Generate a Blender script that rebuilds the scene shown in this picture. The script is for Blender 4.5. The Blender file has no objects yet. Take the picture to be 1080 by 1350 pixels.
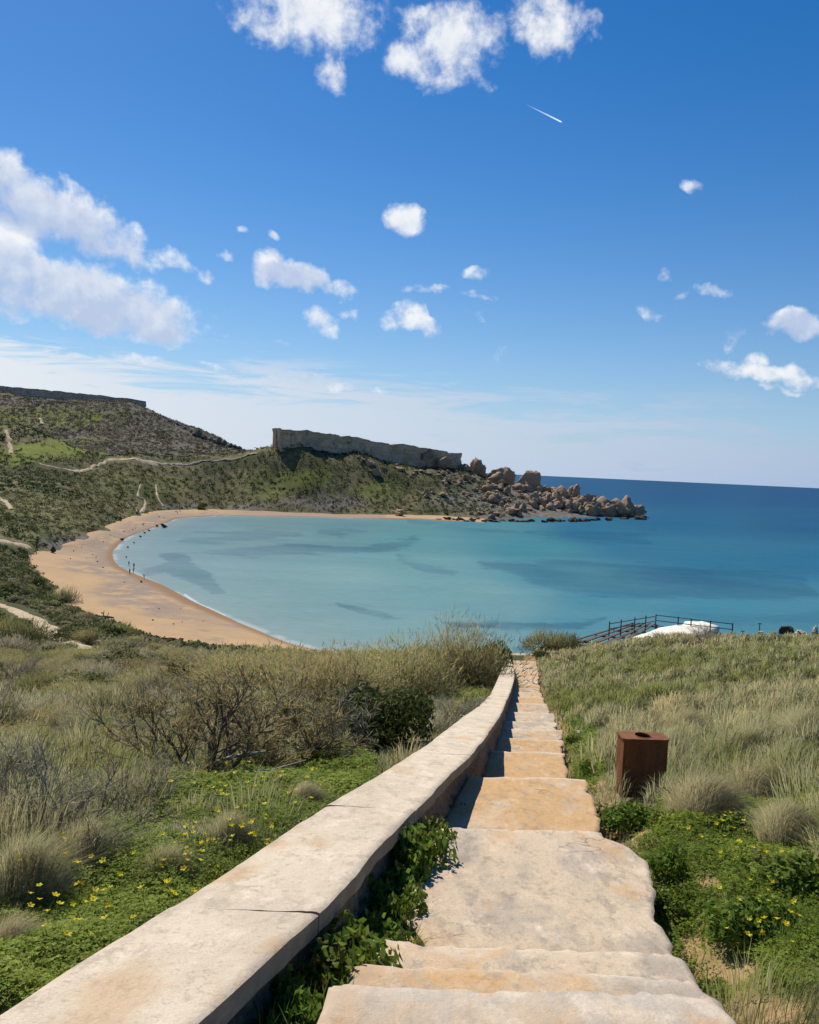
import bpy, bmesh, math, random, time
import numpy as np
from mathutils import Vector, Matrix

T0 = time.time()
random.seed(7)
RNG = np.random.default_rng(11)
R = math.radians
sc = bpy.context.scene
COL = sc.collection

# ------------------------------------------------------------------ camera frame
H = 34.0                     # eye height above the sea, metres
F = 1080.0                   # focal length in photo pixels (photo 1080 x 1350)
PITCH, ROLL = R(3.02), R(2.56)
fw = np.array([0, math.cos(PITCH), -math.sin(PITCH)])
r0 = np.array([1.0, 0, 0]); u0 = np.array([0, math.sin(PITCH), math.cos(PITCH)])
RT = math.cos(ROLL) * r0 + math.sin(ROLL) * u0
UP = -math.sin(ROLL) * r0 + math.cos(ROLL) * u0
SUN_AZ, SUN_EL = R(-31), R(50)          # azimuth from +Y, negative = to the left

def ray(px, py):
    return fw + (px - 540) / F * RT + (675 - py) / F * UP
def onz(px, py, z=0.0):
    d = ray(px, py); t = (z - H) / d[2]
    return np.array([d[0] * t, d[1] * t, z])
def atd(px, py, y):
    d = ray(px, py); t = y / d[1]
    return np.array([d[0] * t, y, H + d[2] * t])
def proj(P):
    P = np.asarray(P, float); Q = P - np.array([0, 0, H])
    zc = np.maximum(Q @ fw, 1e-3)
    return 540 + F * (Q @ RT) / zc, 675 - F * (Q @ UP) / zc

# ------------------------------------------------------------------ noise
def _h(ix, iy, iz, seed):
    n = (ix.astype(np.int64) * 374761393 + iy.astype(np.int64) * 668265263 + iz.astype(np.int64) * 2147483647 + seed * 1274126177) & 0xffffffff
    n = ((n ^ (n >> 13)) * 1274126177) & 0xffffffff
    n = ((n ^ (n >> 16)) * 2246822519) & 0xffffffff
    return ((n ^ (n >> 15)) & 0xffff) / 65535.0
def vn(x, y, z=0.0, seed=0):
    x = np.asarray(x, float); y = np.asarray(y, float); z = np.zeros_like(x) + z
    fx, fy, fz = np.floor(x), np.floor(y), np.floor(z)
    ix, iy, iz = fx.astype(np.int64), fy.astype(np.int64), fz.astype(np.int64)
    tx, ty, tz = x - fx, y - fy, z - fz
    tx = tx * tx * (3 - 2 * tx); ty = ty * ty * (3 - 2 * ty); tz = tz * tz * (3 - 2 * tz)
    o = 0
    for a in (0, 1):
        for b in (0, 1):
            for c in (0, 1):
                o = o + _h(ix + a, iy + b, iz + c, seed) * (tx if a else 1 - tx) * (ty if b else 1 - ty) * (tz if c else 1 - tz)
    return o
def fbm(x, y, z=0.0, seed=0, oct=4, gain=0.5):
    s = 0; a = 1.0; t = 0; f = 1.0
    x = np.asarray(x, float); y = np.asarray(y, float); z = np.asarray(z, float)
    for i in range(oct):
        s = s + a * vn(x * f, y * f, z * f, seed + i * 17); t += a; a *= gain; f *= 2.03
    return s / t            # 0..1
def sst(a, b, x):
    t = np.clip((np.asarray(x, float) - a) / (b - a), 0, 1)
    return t * t * (3 - 2 * t)

# ------------------------------------------------------------------ path profile
PD = np.array([-30, -6, -1, 1.0, 2.62, 2.98, 3.4, 5.3, 7.9, 11.2, 13.4, 16, 19, 22.5, 27, 33, 39, 44, 50, 54, 80, 120.])
PH = np.array([-3.0, 1.0, 1.45, 1.5, 1.68, 1.84, 2.0, 2.33, 2.96, 3.82, 4.36, 4.96, 5.63, 6.35, 7.25, 8.4, 9.39, 10.2, 11.06, 11.9, 20., 34.])
def Pz(y):                                   # height of the path line at distance y
    return H - np.interp(y, PD, PH)
def on_prof(px, py, off=0.0, lo=0.6, hi=56):
    """point of a pixel's ray on the path profile raised by off"""
    d = ray(px, py)
    ys = np.exp(np.linspace(math.log(lo), math.log(hi), 1500))
    zr = H + d[2] / d[1] * ys
    o = off(ys) if callable(off) else off
    g = zr - (Pz(ys) + o)
    k = np.argmax(g < 0) if (g < 0).any() else len(ys) - 1
    return np.array([d[0] / d[1] * ys[k], ys[k], zr[k]])
def curve_of(pts, off=0.0):
    Q = np.array([on_prof(a, b, off) for a, b in pts]); Q = Q[np.argsort(Q[:, 1])]
    return Q
def ext(Q, y):                               # x along a curve, extrapolated linearly
    x = np.interp(y, Q[:, 1], Q[:, 0])
    y = np.asarray(y, float)
    s0 = (np.interp(Q[0, 1] + 1.2, Q[:, 1], Q[:, 0]) - Q[0, 0]) / 1.2; s1 = 0.14
    x = np.where(y < Q[0, 1], Q[0, 0] + s0 * (y - Q[0, 1]), x)
    return np.where(y > Q[-1, 1], Q[-1, 0] + s1 * (y - Q[-1, 1]), x)
WTY = [-30, 0, 2.65, 5.3, 7.3, 9.6, 12, 16, 21, 30, 40, 46, 50, 60]; WTH = [-5.36, 1.05, 1.61, 2.16, 2.60, 3.12, 3.66, 4.61, 5.71, 7.46, 9.26, 10.28, 10.97, 13]
def WH(y):                                   # wall top above the path line
    return (H - np.interp(y, WTY, WTH)) - Pz(y)
WALL_L = curve_of([(70, 1287), (215, 1202), (296, 1158), (370, 1098), (400, 1082), (493, 1029), (553, 990), (599, 955), (641, 923), (655, 899), (660, 886), (665, 874), (668, 868)], WH)
WALL_R = curve_of([(300, 1309), (337, 1277), (393, 1226), (462, 1172), (485, 1128), (517, 1097), (553, 1066), (585, 1029), (627, 990), (659, 946), (666, 927), (677, 902), (679, 888), (677, 878), (673, 869)], WH)
EDGE_R = curve_of([(975, 1348), (929, 1303), (892, 1260), (865, 1176), (850, 1132), (800, 1100), (793, 1045), (772, 1020), (751, 1003), (742, 969), (732, 944), (729, 935), (718, 920), (712, 910), (711, 892), (709, 881), (705, 864)])
def smooth_curve(Q, k=.16):
    l = np.log(Q[:, 1]); ys = np.exp(np.linspace(l[0], l[-1], 160)); xs = np.interp(ys, Q[:, 1], Q[:, 0]) ; ls = np.log(ys)
    u = xs / ys; W = np.exp(-((ls[:, None] - ls) / k) ** 2); D = ls[None, :] - ls[:, None]
    s0, s1, s2 = W.sum(1), (W * D).sum(1), (W * D * D).sum(1); t0, t1 = W @ u, (W * D) @ u; o = (s2 * t0 - s1 * t1) / (s0 * s2 - s1 ** 2)
    return np.c_[o * ys, ys, np.interp(ys, Q[:, 1], Q[:, 2])]
WALL_L = smooth_curve(WALL_L, .20); WALL_R = smooth_curve(WALL_R, .11)
def wl(y): return ext(WALL_L, y)
def wr(y): return ext(WALL_R, y)
def er(y): return ext(EDGE_R, y)
def xc(y): return 0.5 * (wr(y) + er(y))

# ------------------------------------------------------------------ beach outline (photo pixels: water edge, inland edge)
BEACH = [((620, 905), (520, 930)), ((560, 888), (480, 905)), ((480, 868), (380, 880)), ((398, 851), (290, 862)), ((355, 836), (230, 848)), ((296, 813), (180, 836)),
 ((252, 793), (130, 818)), ((218, 776), (100, 804)), ((193, 765), (72, 792)), ((174, 755), (76, 774)), ((157, 746), (53, 755)), ((149, 736), (42, 741)), ((152, 724), (52, 726)),
 ((165, 711), (85, 718)), ((184, 702), (118, 703)), ((205, 695), (148, 690)), ((222, 688), (178, 680)), ((236, 683), (205, 674)), ((267, 681), (255, 671.5)),
 ((296, 679.5), (296, 672)), ((340, 680.5), (340, 674)), ((400, 681), (400, 676)), ((460, 683), (460, 678)), ((540, 684), (540, 679)), ((580, 686), (585, 680)), ((640, 689), (640, 684))]
BZ = np.array([3.0] * 15 + [2.6, 2.2, 1.7] + [1.0] * (len(BEACH) - 18))
BW = np.array([onz(a[0], a[1], 0.0) for a, b in BEACH]); BI = np.array([onz(b[0], b[1], z) for (a, b), z in zip(BEACH, BZ)])

def in_poly(x, y, P):
    ins = np.zeros(np.shape(x), bool); n = len(P)
    for i in range(n):
        x1, y1 = P[i][0], P[i][1]; x2, y2 = P[(i + 1) % n][0], P[(i + 1) % n][1]
        if y1 == y2: continue
        c = ((y1 > y) != (y2 > y)) & (x < (x2 - x1) * (y - y1) / (y2 - y1) + x1)
        ins ^= c
    return ins
def seg_dist(x, y, P, closed=True):
    d = np.full(np.shape(x), 1e9); n = len(P)
    for i in range(n if closed else n - 1):
        ax, ay = P[i][0], P[i][1]; bx, by = P[(i + 1) % n][0], P[(i + 1) % n][1]
        L = (bx - ax) ** 2 + (by - ay) ** 2 + 1e-9
        t = np.clip(((x - ax) * (bx - ax) + (y - ay) * (by - ay)) / L, 0, 1)
        d = np.minimum(d, np.hypot(x - ax - t * (bx - ax), y - ay - t * (by - ay)))
    return d
BPOLY = np.concatenate([BW[:, :2], BI[::-1, :2]])

# ------------------------------------------------------------------ terrain height
def near_z(x, y):
    t = x - xc(y); hw = 0.5 * (er(y) - wr(y))
    left = np.maximum(wl(y) - x, 0); right = np.maximum(x - er(y), 0)
    z = Pz(y) - 0.34
    z = z + 0.30 * sst(-0.3, 0.5, wl(y) - x) - 0.045 * left - 0.04*sst(0,6,left)
    rise = -0.02 + 0.10 * np.maximum(right - 0.6, 0) * sst(.3, 3.0, right) + 0.40 * sst(.6, 3.5, right) * sst(24, 44, y)
    z = z + 0.24 * sst(0.05, 0.7, right) + rise
    return z
cp = []
def C(px, py, d): cp.append(atd(px, py, d))
def CZ(px, py, z): cp.append(onz(px, py, z))
def CD(px, d, z):                               # azimuth of a pixel column on the horizon
    v = ray(px, 618 + (px - 540) * .0447); cp.append(np.array([v[0] / v[1] * d, d, z]))
colL = [(860, 50), (835, 64), (815, 82), (790, 110), (762, 150), (738, 200), (702, 260), (662, 350), (628, 430), (600, 480), (566, 525)]
for py, d in colL:
    C(0, py, d)
    for px, up in ((-300, 2), (-800, 5)):
        P = atd(0, py, d); v = ray(px, 618 + (px - 540) * .0447); cp.append(np.array([v[0] / v[1] * d, d, P[2] + up]))
for a in [(40, 790, 118), (60, 838, 66), (80, 815, 92), (150, 850, 58), (150, 836, 75), (150, 826, 108), (230, 853, 60)]: C(*a)
for a in [(300, 75, 14.5), (300, 100, 7), (450, 80, 11), (450, 105, 3.5), (560, 80, 11), (560, 105, 2), (690, 75, 12), (690, 100, 3), (690, 122, -3), (900, 75, 15.5), (900, 100, 4), (900, 128, -5),
          (1080, 78, 16), (1080, 104, 4), (1080, 130, -5), (1400, 80, 15), (1400, 110, 2), (1400, 140, -6), (2000, 70, 14), (2000, 120, -6)]: CD(*a)
def dens(P):
    t = np.linspace(0, len(P) - 1, (len(P) - 1) * 4 + 1); return np.c_[[np.interp(t, np.arange(len(P)), P[:, k]) for k in range(3)]].T
BWd, BId = dens(BW), dens(BI)
keep = [j for j in range(len(BWd)) if j % 4 == 0 or j > 60]
for W, I in zip(BWd[keep], BId[keep]):
    n = (I - W); L = np.hypot(n[0], n[1]); n = n / L
    cp.append(np.array([W[0], W[1], -1.2])); q = W - n * 12; cp.append(np.array([q[0], q[1], -4.0]))
    cp.append(np.array([I[0], I[1], I[2] - .6])); q = I + n * 6; cp.append(np.array([q[0], q[1], I[2] + 1.4]))
for a in [(300, 720, -7), (450, 720, -8), (600, 720, -8), (400, 770, -7), (600, 780, -8), (800, 720, -9), (1000, 720, -9), (800, 780, -9), (1000, 780, -8), (900, 690, -9), (1000, 665, -10), (720, 700, -6), (860, 690, -6), (250, 735, -6), (310, 692, -4), (360, 692, -5), (420, 693, -5), (480, 695, -5), (540, 696, -5), (600, 698, -5), (660, 701, -5), (790, 697, -5)]: CZ(*a)
for a in [(0, 566, 525), (37, 571, 532), (67, 580, 540), (89, 589, 550), (122, 599, 560), (148, 608, 572), (178, 604, 590), (207, 608, 602), (237, 611, 610), (267, 610, 615), (296, 608, 620), (326, 602, 625), (344, 596, 630), (370, 591, 632),
          (60, 640, 400), (60, 680, 320), (60, 706, 268), (90, 610, 490), (120, 650, 430), (120, 687, 352), (120, 620, 510), (180, 662, 450), (180, 632, 528), (240, 658, 548), (240, 634, 580), (300, 658, 572), (300, 634, 598), (370, 655, 580), (370, 622, 612),
          (400, 588, 632), (470, 599, 663), (540, 614, 703), (610, 620, 765), (470, 640, 614), (470, 664, 588), (540, 650, 632), (540, 668, 606), (620, 652, 680), (620, 672, 622), (700, 668, 688), (700, 650, 730), (660, 640, 765), (760, 676, 720)]: C(*a)
for a in [(835, 728, -1), (880, 735, -9), (820, 800, -10), (720, 830, -8), (640, 870, -6), (560, 860, -4), (480, 800, 2), (420, 740, 15), (380, 700, 22), (300, 720, 16), (200, 720, 16), (100, 700, 22), (0, 700, 34), (-300, 700, 40), (-800, 700, 45), (200, 880, 14), (0, 850, 30),
          (400, 900, -8), (380, 1100, -9), (450, 1100, -10), (700, 1100, -10), (1000, 1100, -10), (1500, 900, -10), (1000, 900, -10), (1600, 400, -10), (1200, 250, -9)]: CD(*a)
for a in [(0, 518, 1290), (100, 527, 1285), (175, 531, 1275), (0, 548, 1130), (80, 565, 1080), (180, 570, 1120), (120, 590, 960), (215, 556, 1200), (255, 574, 1160), (300, 589, 1130), (335, 600, 1110), (260, 600, 1040), (0, 575, 960)]: C(*a)
for a in [(0, 1330, 122), (100, 1330, 116), (175, 1320, 104), (0, 1800, 100), (200, 1600, 85), (-300, 1330, 124), (-800, 1330, 126), (-300, 1800, 110), (-800, 1900, 110), (-300, 950, 60), (300, 1300, 60), (350, 1300, 10), (420, 1500, -10), (800, 2000, -10), (1500, 2000, -10)]: CD(*a)
for y in (28, 38, 46, 52):
    for u in (-1.4, -.85, -.6, -.45, -.3, -.15, 0, .12, .2, .3, .42, .55, .8, 1.3):
        cp.append(np.array([u * y, y, float(near_z(np.array(u * y), np.array(float(y))))]))
cp = np.array(cp)
LK = 0.42
def uv_of(x, y):
    return np.arctan2(x, y), LK * np.log(np.maximum(np.hypot(x, y), .5))
def _tps_fit():
    a, l = uv_of(cp[:, 0], cp[:, 1]); s = (cp[:, 2] - H) / np.hypot(cp[:, 0], cp[:, 1])
    n = len(a); D2 = (a[:, None] - a) ** 2 + (l[:, None] - l) ** 2
    K = 0.5 * D2 * np.log(D2 + 1e-12) + np.eye(n) * 2e-5
    Pm = np.c_[np.ones(n), a, l]
    A = np.block([[K, Pm], [Pm.T, np.zeros((3, 3))]])
    w = np.linalg.solve(A, np.r_[s, 0, 0, 0])
    return a, l, w
_ta, _tl, _tw = _tps_fit()
def tps_z(x, y):
    x = np.asarray(x, float); y = np.asarray(y, float); sh = x.shape; x = x.ravel(); y = y.ravel()
    a, l = uv_of(x, y); a = np.clip(a, -1.0, 1.0); o = np.empty(len(x))
    for i in range(0, len(x), 40000):
        aa, ll = a[i:i + 40000], l[i:i + 40000]
        D2 = (aa[:, None] - _ta) ** 2 + (ll[:, None] - _tl) ** 2
        o[i:i + 40000] = (0.5 * D2 * np.log(D2 + 1e-12)) @ _tw[:-3] + _tw[-3] + _tw[-2] * aa + _tw[-1] * ll
    return (H + o * np.hypot(x, y)).reshape(sh)
def ground_z(x, y, detail=True):
    x = np.asarray(x, float); y = np.asarray(y, float); r = np.hypot(x, y)
    w = sst(36, 54, r)
    z = (1 - w) * near_z(x, y)
    far = r > 35
    zf = np.zeros_like(r)
    if far.any():
        t = tps_z(x[far], y[far]) if r.ndim else tps_z(x, y)
        if r.ndim: zf[far] = t
        else: zf = t
    z = z + w * zf
    if detail:
        off = np.maximum(np.maximum(wl(y) - x, x - er(y)) , 0); off = np.where(r > 60, 5, off)
        k = sst(.2, 1.5, off)
        hum = fbm(x * .9, y * .75, 0, 3, 3) - .5
        z = z + k * hum * np.where(r < 70, .55, 0.0) * sst(2, 6, r)
        z = z + (fbm(x * .12, y * .12, 0, 9, 4) - .5) * np.minimum(r * .012, 2.2) * k
        big = sst(150, 500, r) * sst(2, 8, z)
        z = z + (fbm(x * .03, y * .03, 0, 21, 5, .55) - .5) * 9 * sst(150, 500, r) * sst(5, 22, z) * sst(250, 700, r)
    z = np.where((r > 150) & (z < 1.0) & (y > 0), np.minimum(z, z - .3), z)
    return np.maximum(z, -14)
def hit(px, py, lo=1.5, hi=1600, n=700):
    d = ray(px, py); ys = np.exp(np.linspace(math.log(lo), math.log(hi), n))
    X = d[0] / d[1] * ys; Z = H + d[2] / d[1] * ys
    g = Z - ground_z(X, ys)
    k = int(np.argmax(g < 0)) if (g < 0).any() else n - 1
    if k == 0: k = 1
    t = g[k - 1] / (g[k - 1] - g[k] + 1e-9); y = ys[k - 1] + (ys[k] - ys[k - 1]) * t; x = d[0] / d[1] * y
    return np.array([x, y, float(ground_z(np.array([x]), np.array([y]))[0])])

# ------------------------------------------------------------------ mesh helpers
def link(name, me, mat=None, parent=None, loc=None):
    o = bpy.data.objects.new(name, me); COL.objects.link(o)
    if mat is not None and me is not None:
        for m in (mat if isinstance(mat, (list, tuple)) else [mat]): me.materials.append(m)
    if parent is not None: o.parent = parent
    if loc is not None: o.location = [float(v) for v in loc]
    return o
def mk(name, V, Fc, col=None, smooth=False):
    """V (n,3), Fc (m,3|4) ints, col (n,3|4)"""
    V = np.asarray(V, np.float32); Fc = np.asarray(Fc, np.int32); k = Fc.shape[1]
    me = bpy.data.meshes.new(name)
    me.vertices.add(len(V)); me.vertices.foreach_set('co', V.ravel())
    me.loops.add(Fc.size); me.loops.foreach_set('vertex_index', Fc.ravel())
    me.polygons.add(len(Fc)); me.polygons.foreach_set('loop_start', np.arange(0, Fc.size, k, dtype=np.int32))
    try: me.polygons.foreach_set('loop_total', np.full(len(Fc), k, np.int32))
    except Exception: pass
    if col is not None:
        c = np.ones((len(V), 4), np.float32); c[:, :3] = np.asarray(col)[:, :3]
        at = me.color_attributes.new('Col', 'FLOAT_COLOR', 'POINT'); at.data.foreach_set('color', c.ravel())
    me.update(calc_edges=True); me.validate()
    if smooth: me.polygons.foreach_set('use_smooth', np.ones(len(me.polygons), bool))
    return me
def grid_faces(nx, ny):                         # vertices indexed j*nx+i
    i, j = np.meshgrid(np.arange(nx - 1), np.arange(ny - 1)); a = (j * nx + i).ravel()
    return np.c_[a, a + 1, a + nx + 1, a + nx]
class MB:
    """collects boxes, tubes and polygons into one mesh"""
    def __init__(s): s.v = []; s.f = []
    def add(s, V, Fs):
        b = len(s.v); s.v += [tuple(map(float, p)) for p in V]; s.f += [tuple(b + i for i in q) for q in Fs]
    def box(s, c, size, M=None):
        x, y, z = [d / 2 for d in size]
        V = [Vector((a * x, b * y, e * z)) for a in (-1, 1) for b in (-1, 1) for e in (-1, 1)]
        if M is not None: V = [M @ p for p in V]
        V = [p + Vector(c) for p in V]
        s.add(V, [(0, 1, 3, 2), (4, 6, 7, 5), (0, 4, 5, 1), (2, 3, 7, 6), (0, 2, 6, 4), (1, 5, 7, 3)])
    def bar(s, a, b, w, h=None, sides=4):
        a, b = Vector(a), Vector(b); s.tube([a, b], [w, w], sides)
    def tube(s, pts, rad, sides=5):
        n = len(pts); V = []; Fs = []
        for i, p in enumerate(pts):
            p = Vector(p)
            t = (Vector(pts[min(i + 1, n - 1)]) - Vector(pts[max(i - 1, 0)])).normalized()
            q = Vector((0, 0, 1)) if abs(t.z) < .9 else Vector((1, 0, 0))
            e = t.cross(q).normalized(); g = t.cross(e)
            for k in range(sides):
                A = 2 * math.pi * (k + .5) / sides; V.append(p + (e * math.cos(A) + g * math.sin(A)) * rad[i])
        for i in range(n - 1):
            for k in range(sides):
                k2 = (k + 1) % sides; Fs.append((i * sides + k, i * sides + k2, (i + 1) * sides + k2, (i + 1) * sides + k))
        Fs.append(tuple(range(sides))[::-1]); Fs.append(tuple((n - 1) * sides + k for k in range(sides)))
        s.add(V, Fs)
    def build(s, name, mat, parent=None, smooth=False, bevel=0):
        me = bpy.data.meshes.new(name); me.from_pydata(s.v, [], s.f); me.update()
        bm = bmesh.new(); bm.from_mesh(me); bmesh.ops.recalc_face_normals(bm, faces=bm.faces[:])
        if bevel: bmesh.ops.bevel(bm, geom=bm.edges[:], offset=bevel, segments=2, affect='EDGES', profile=.5)
        bm.to_mesh(me); bm.free()
        if smooth: me.polygons.foreach_set('use_smooth', [True] * len(me.polygons))
        return link(name, me, mat, parent)
def tag(o, label=None, cat=None, group=None, kind=None):
    if label: o['label'] = label
    if cat: o['category'] = cat
    if group: o['group'] = group
    if kind: o['kind'] = kind
    return o
def empty(name, loc, rz=0.0):
    o = bpy.data.objects.new(name, None); COL.objects.link(o); o.location = [float(v) for v in loc]; o.rotation_euler.z = rz; o.empty_display_size = .2
    return o
def copy_tree(o, parent=None):
    c = o.copy(); COL.objects.link(c)
    if parent is not None: c.parent = parent
    for ch in list(o.children): copy_tree(ch, c)
    return c

# ------------------------------------------------------------------ materials
def newmat(name):
    m = bpy.data.materials.new(name); m.use_nodes = True; nt = m.node_tree
    for n in list(nt.nodes): nt.nodes.remove(n)
    out = nt.nodes.new('ShaderNodeOutputMaterial')
    return m, nt, out
class N:
    def __init__(s, nt): s.nt = nt
    def n(s, t, **kw):
        o = s.nt.nodes.new(t)
        for k, v in kw.items(): setattr(o, k, v)
        return o
    def L(s, a, b): s.nt.links.new(a, b)
    def val(s, sock, v):
        if hasattr(v, 'is_output') or isinstance(v, bpy.types.NodeSocket): s.L(v, sock)
        else: sock.default_value = v
    def math(s, op, a, b=0.0, c=None, clamp=False):
        o = s.n('ShaderNodeMath', operation=op); o.use_clamp = clamp
        s.val(o.inputs[0], a); s.val(o.inputs[1], b)
        if c is not None: s.val(o.inputs[2], c)
        return o.outputs[0]
    def noise(s, scale, detail=4, rough=.55, vec=None, dist=0.0, out='Fac'):
        o = s.n('ShaderNodeTexNoise'); o.inputs['Scale'].default_value = scale; o.inputs['Detail'].default_value = detail
        o.inputs['Roughness'].default_value = rough; o.inputs['Distortion'].default_value = dist
        if vec is not None: s.L(vec, o.inputs['Vector'])
        return o.outputs[out]
    def ramp(s, fac, a, b, c0=(0, 0, 0, 1), c1=(1, 1, 1, 1)):
        o = s.n('ShaderNodeValToRGB'); e = o.color_ramp.elements
        e[0].position = a; e[1].position = b; e[0].color = c0; e[1].color = c1; s.L(fac, o.inputs[0]); return o.outputs[0]
    def mix(s, fac, a, b, mode='MIX'):
        o = s.n('ShaderNodeMix', data_type='RGBA', blend_type=mode); s.val(o.inputs[0], fac)
        for sock, v in ((o.inputs[6], a), (o.inputs[7], b)):
            if isinstance(v, (tuple, list)): sock.default_value = (*v[:3], 1)
            else: s.L(v, sock)
        return o.outputs[2]
    def pos(s): return s.n('ShaderNodeNewGeometry').outputs['Position']
    def obj(s): return s.n('ShaderNodeTexCoord').outputs['Object']
    def bump(s, h, strength, dist):
        o = s.n('ShaderNodeBump'); o.inputs['Strength'].default_value = strength; o.inputs['Distance'].default_value = dist; s.L(h, o.inputs['Height']); return o.outputs[0]
    def bsdf(s, col, rough=.9, spec=.2, normal=None, metal=0.0):
        o = s.n('ShaderNodeBsdfPrincipled'); s.val(o.inputs['Base Color'], (*col[:3], 1) if isinstance(col, tuple) else col)
        s.val(o.inputs['Roughness'], rough); o.inputs['Specular IOR Level'].default_value = spec; o.inputs['Metallic'].default_value = metal
        if normal is not None: s.L(normal, o.inputs['Normal'])
        return o.outputs[0]
def mat_leaf(name, mult=1.0, trans=.35, rough=.6, obvar=.25, spec=.25, nscale=0):
    """leaf and blade material: colour from the mesh's own leaf colours, each plant a little different, light comes through"""
    m, nt, out = newmat(name); g = N(nt)
    at = g.n('ShaderNodeAttribute'); at.attribute_name = 'Col'
    oi = g.n('ShaderNodeObjectInfo')
    k = g.math('MULTIPLY_ADD', oi.outputs['Random'], obvar, mult * (1 - obvar * .5))
    sc_ = g.n('ShaderNodeVectorMath', operation='SCALE'); g.L(at.outputs['Color'], sc_.inputs[0]); g.L(k, sc_.inputs['Scale'])
    hs = g.n('ShaderNodeHueSaturation'); g.L(sc_.outputs[0], hs.inputs['Color'])
    g.L(g.math('MULTIPLY_ADD', oi.outputs['Random'], .03, .485), hs.inputs['Hue'])
    c = hs.outputs['Color']
    b = g.bsdf(c, rough, spec)
    t = g.n('ShaderNodeBsdfTranslucent'); g.L(c, t.inputs['Color'])
    mx = g.n('ShaderNodeMixShader'); mx.inputs[0].default_value = trans; g.L(b, mx.inputs[1]); g.L(t.outputs[0], mx.inputs[2]); g.L(mx.outputs[0], out.inputs[0])
    return m
def mat_plain(name, col, rough=.85, spec=.2, var=.25, scale=6, bump=0.0, bscale=30):
    m, nt, out = newmat(name); g = N(nt); v = g.obj()
    n = g.noise(scale, 6, .6, v)
    c = g.mix(g.ramp(n, .3, .7), tuple(x * (1 - var) for x in col), tuple(min(1, x * (1 + var)) for x in col))
    nm = g.bump(g.noise(bscale, 6, .6, v), .6, bump) if bump else None
    g.L(g.bsdf(c, rough, spec, nm), out.inputs[0]); return m
def mat_rock(name, c0, c1, c2, scale=.25, bumpd=.25, world=True, strata=0.0):
    m, nt, out = newmat(name); g = N(nt); v = g.pos() if world else g.obj()
    n1 = g.noise(scale, 8, .62, v); n2 = g.noise(scale * 5.3, 8, .65, v)
    c = g.mix(g.ramp(n1, .35, .65), c0, c1); c = g.mix(g.ramp(n2, .52, .72), c, c2)
    if strata:
        mp = g.n('ShaderNodeMapping'); mp.inputs['Scale'].default_value = (.02, .02, strata); g.L(v, mp.inputs[0])
        n3 = g.noise(1.0, 6, .6, mp.outputs[0]); c = g.mix(g.math('MULTIPLY', g.ramp(n3, .42, .62), .5), c, tuple(x * .6 for x in c0))
        m2 = g.n('ShaderNodeMapping'); m2.inputs['Scale'].default_value = (.22, .22, .045); g.L(v, m2.inputs[0]); c = g.mix(g.ramp(g.noise(1.0, 6, .65, m2.outputs[0]), .55, .68), c, tuple(x * .35 for x in c0))
    h = g.math('ADD', n1, g.math('MULTIPLY', n2, .5))
    g.L(g.bsdf(c, .95, .1, g.bump(h, .9, bumpd)), out.inputs[0]); return m
def mat_ground():
    m, nt, out = newmat('ground_scrub'); g = N(nt); v = g.pos()
    big = g.noise(.03, 7, .6, v); mid = g.noise(.35, 7, .62, v); fine = g.noise(7, 6, .65, v)
    grass = g.mix(g.ramp(fine, .35, .7), (.060, .066, .024), (.115, .115, .048))
    dry = g.mix(g.ramp(fine, .3, .7), (.12, .105, .055), (.24, .205, .12))
    soil = g.mix(g.ramp(fine, .3, .7), (.24, .15, .075), (.40, .27, .15))
    c = g.mix(g.ramp(mid, .42, .60), grass, dry)
    dark = g.mix(g.ramp(fine, .3, .7), (.038, .046, .018), (.085, .088, .04))
    c = g.mix(g.ramp(big, .46, .58), c, dark)
    c = g.mix(g.math('MULTIPLY', g.ramp(g.noise(.9, 6, .6, v), .62, .70), .85), c, soil)
    at = g.n('ShaderNodeAttribute'); at.attribute_name = 'Col'
    sep = g.n('ShaderNodeSeparateColor'); g.L(at.outputs['Color'], sep.inputs[0])
    rock = g.mix(g.ramp(g.noise(.22, 8, .65, v), .35, .65), (.085, .08, .07), (.22, .20, .17))
    c = g.mix(sep.outputs[0], c, rock)                     # bare clay and rock
    lush = g.mix(g.ramp(mid, .35, .65), (.11, .15, .024), (.20, .22, .045))
    c = g.mix(sep.outputs[1], c, lush)                     # open grass
    c = g.mix(sep.outputs[2], c, soil)                     # bare orange soil
    h = g.math('ADD', g.math('MULTIPLY', fine, .06), g.math('MULTIPLY', mid, .5))
    g.L(g.bsdf(c, .95, .08, g.bump(h, .8, .6)), out.inputs[0]); return m
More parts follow.
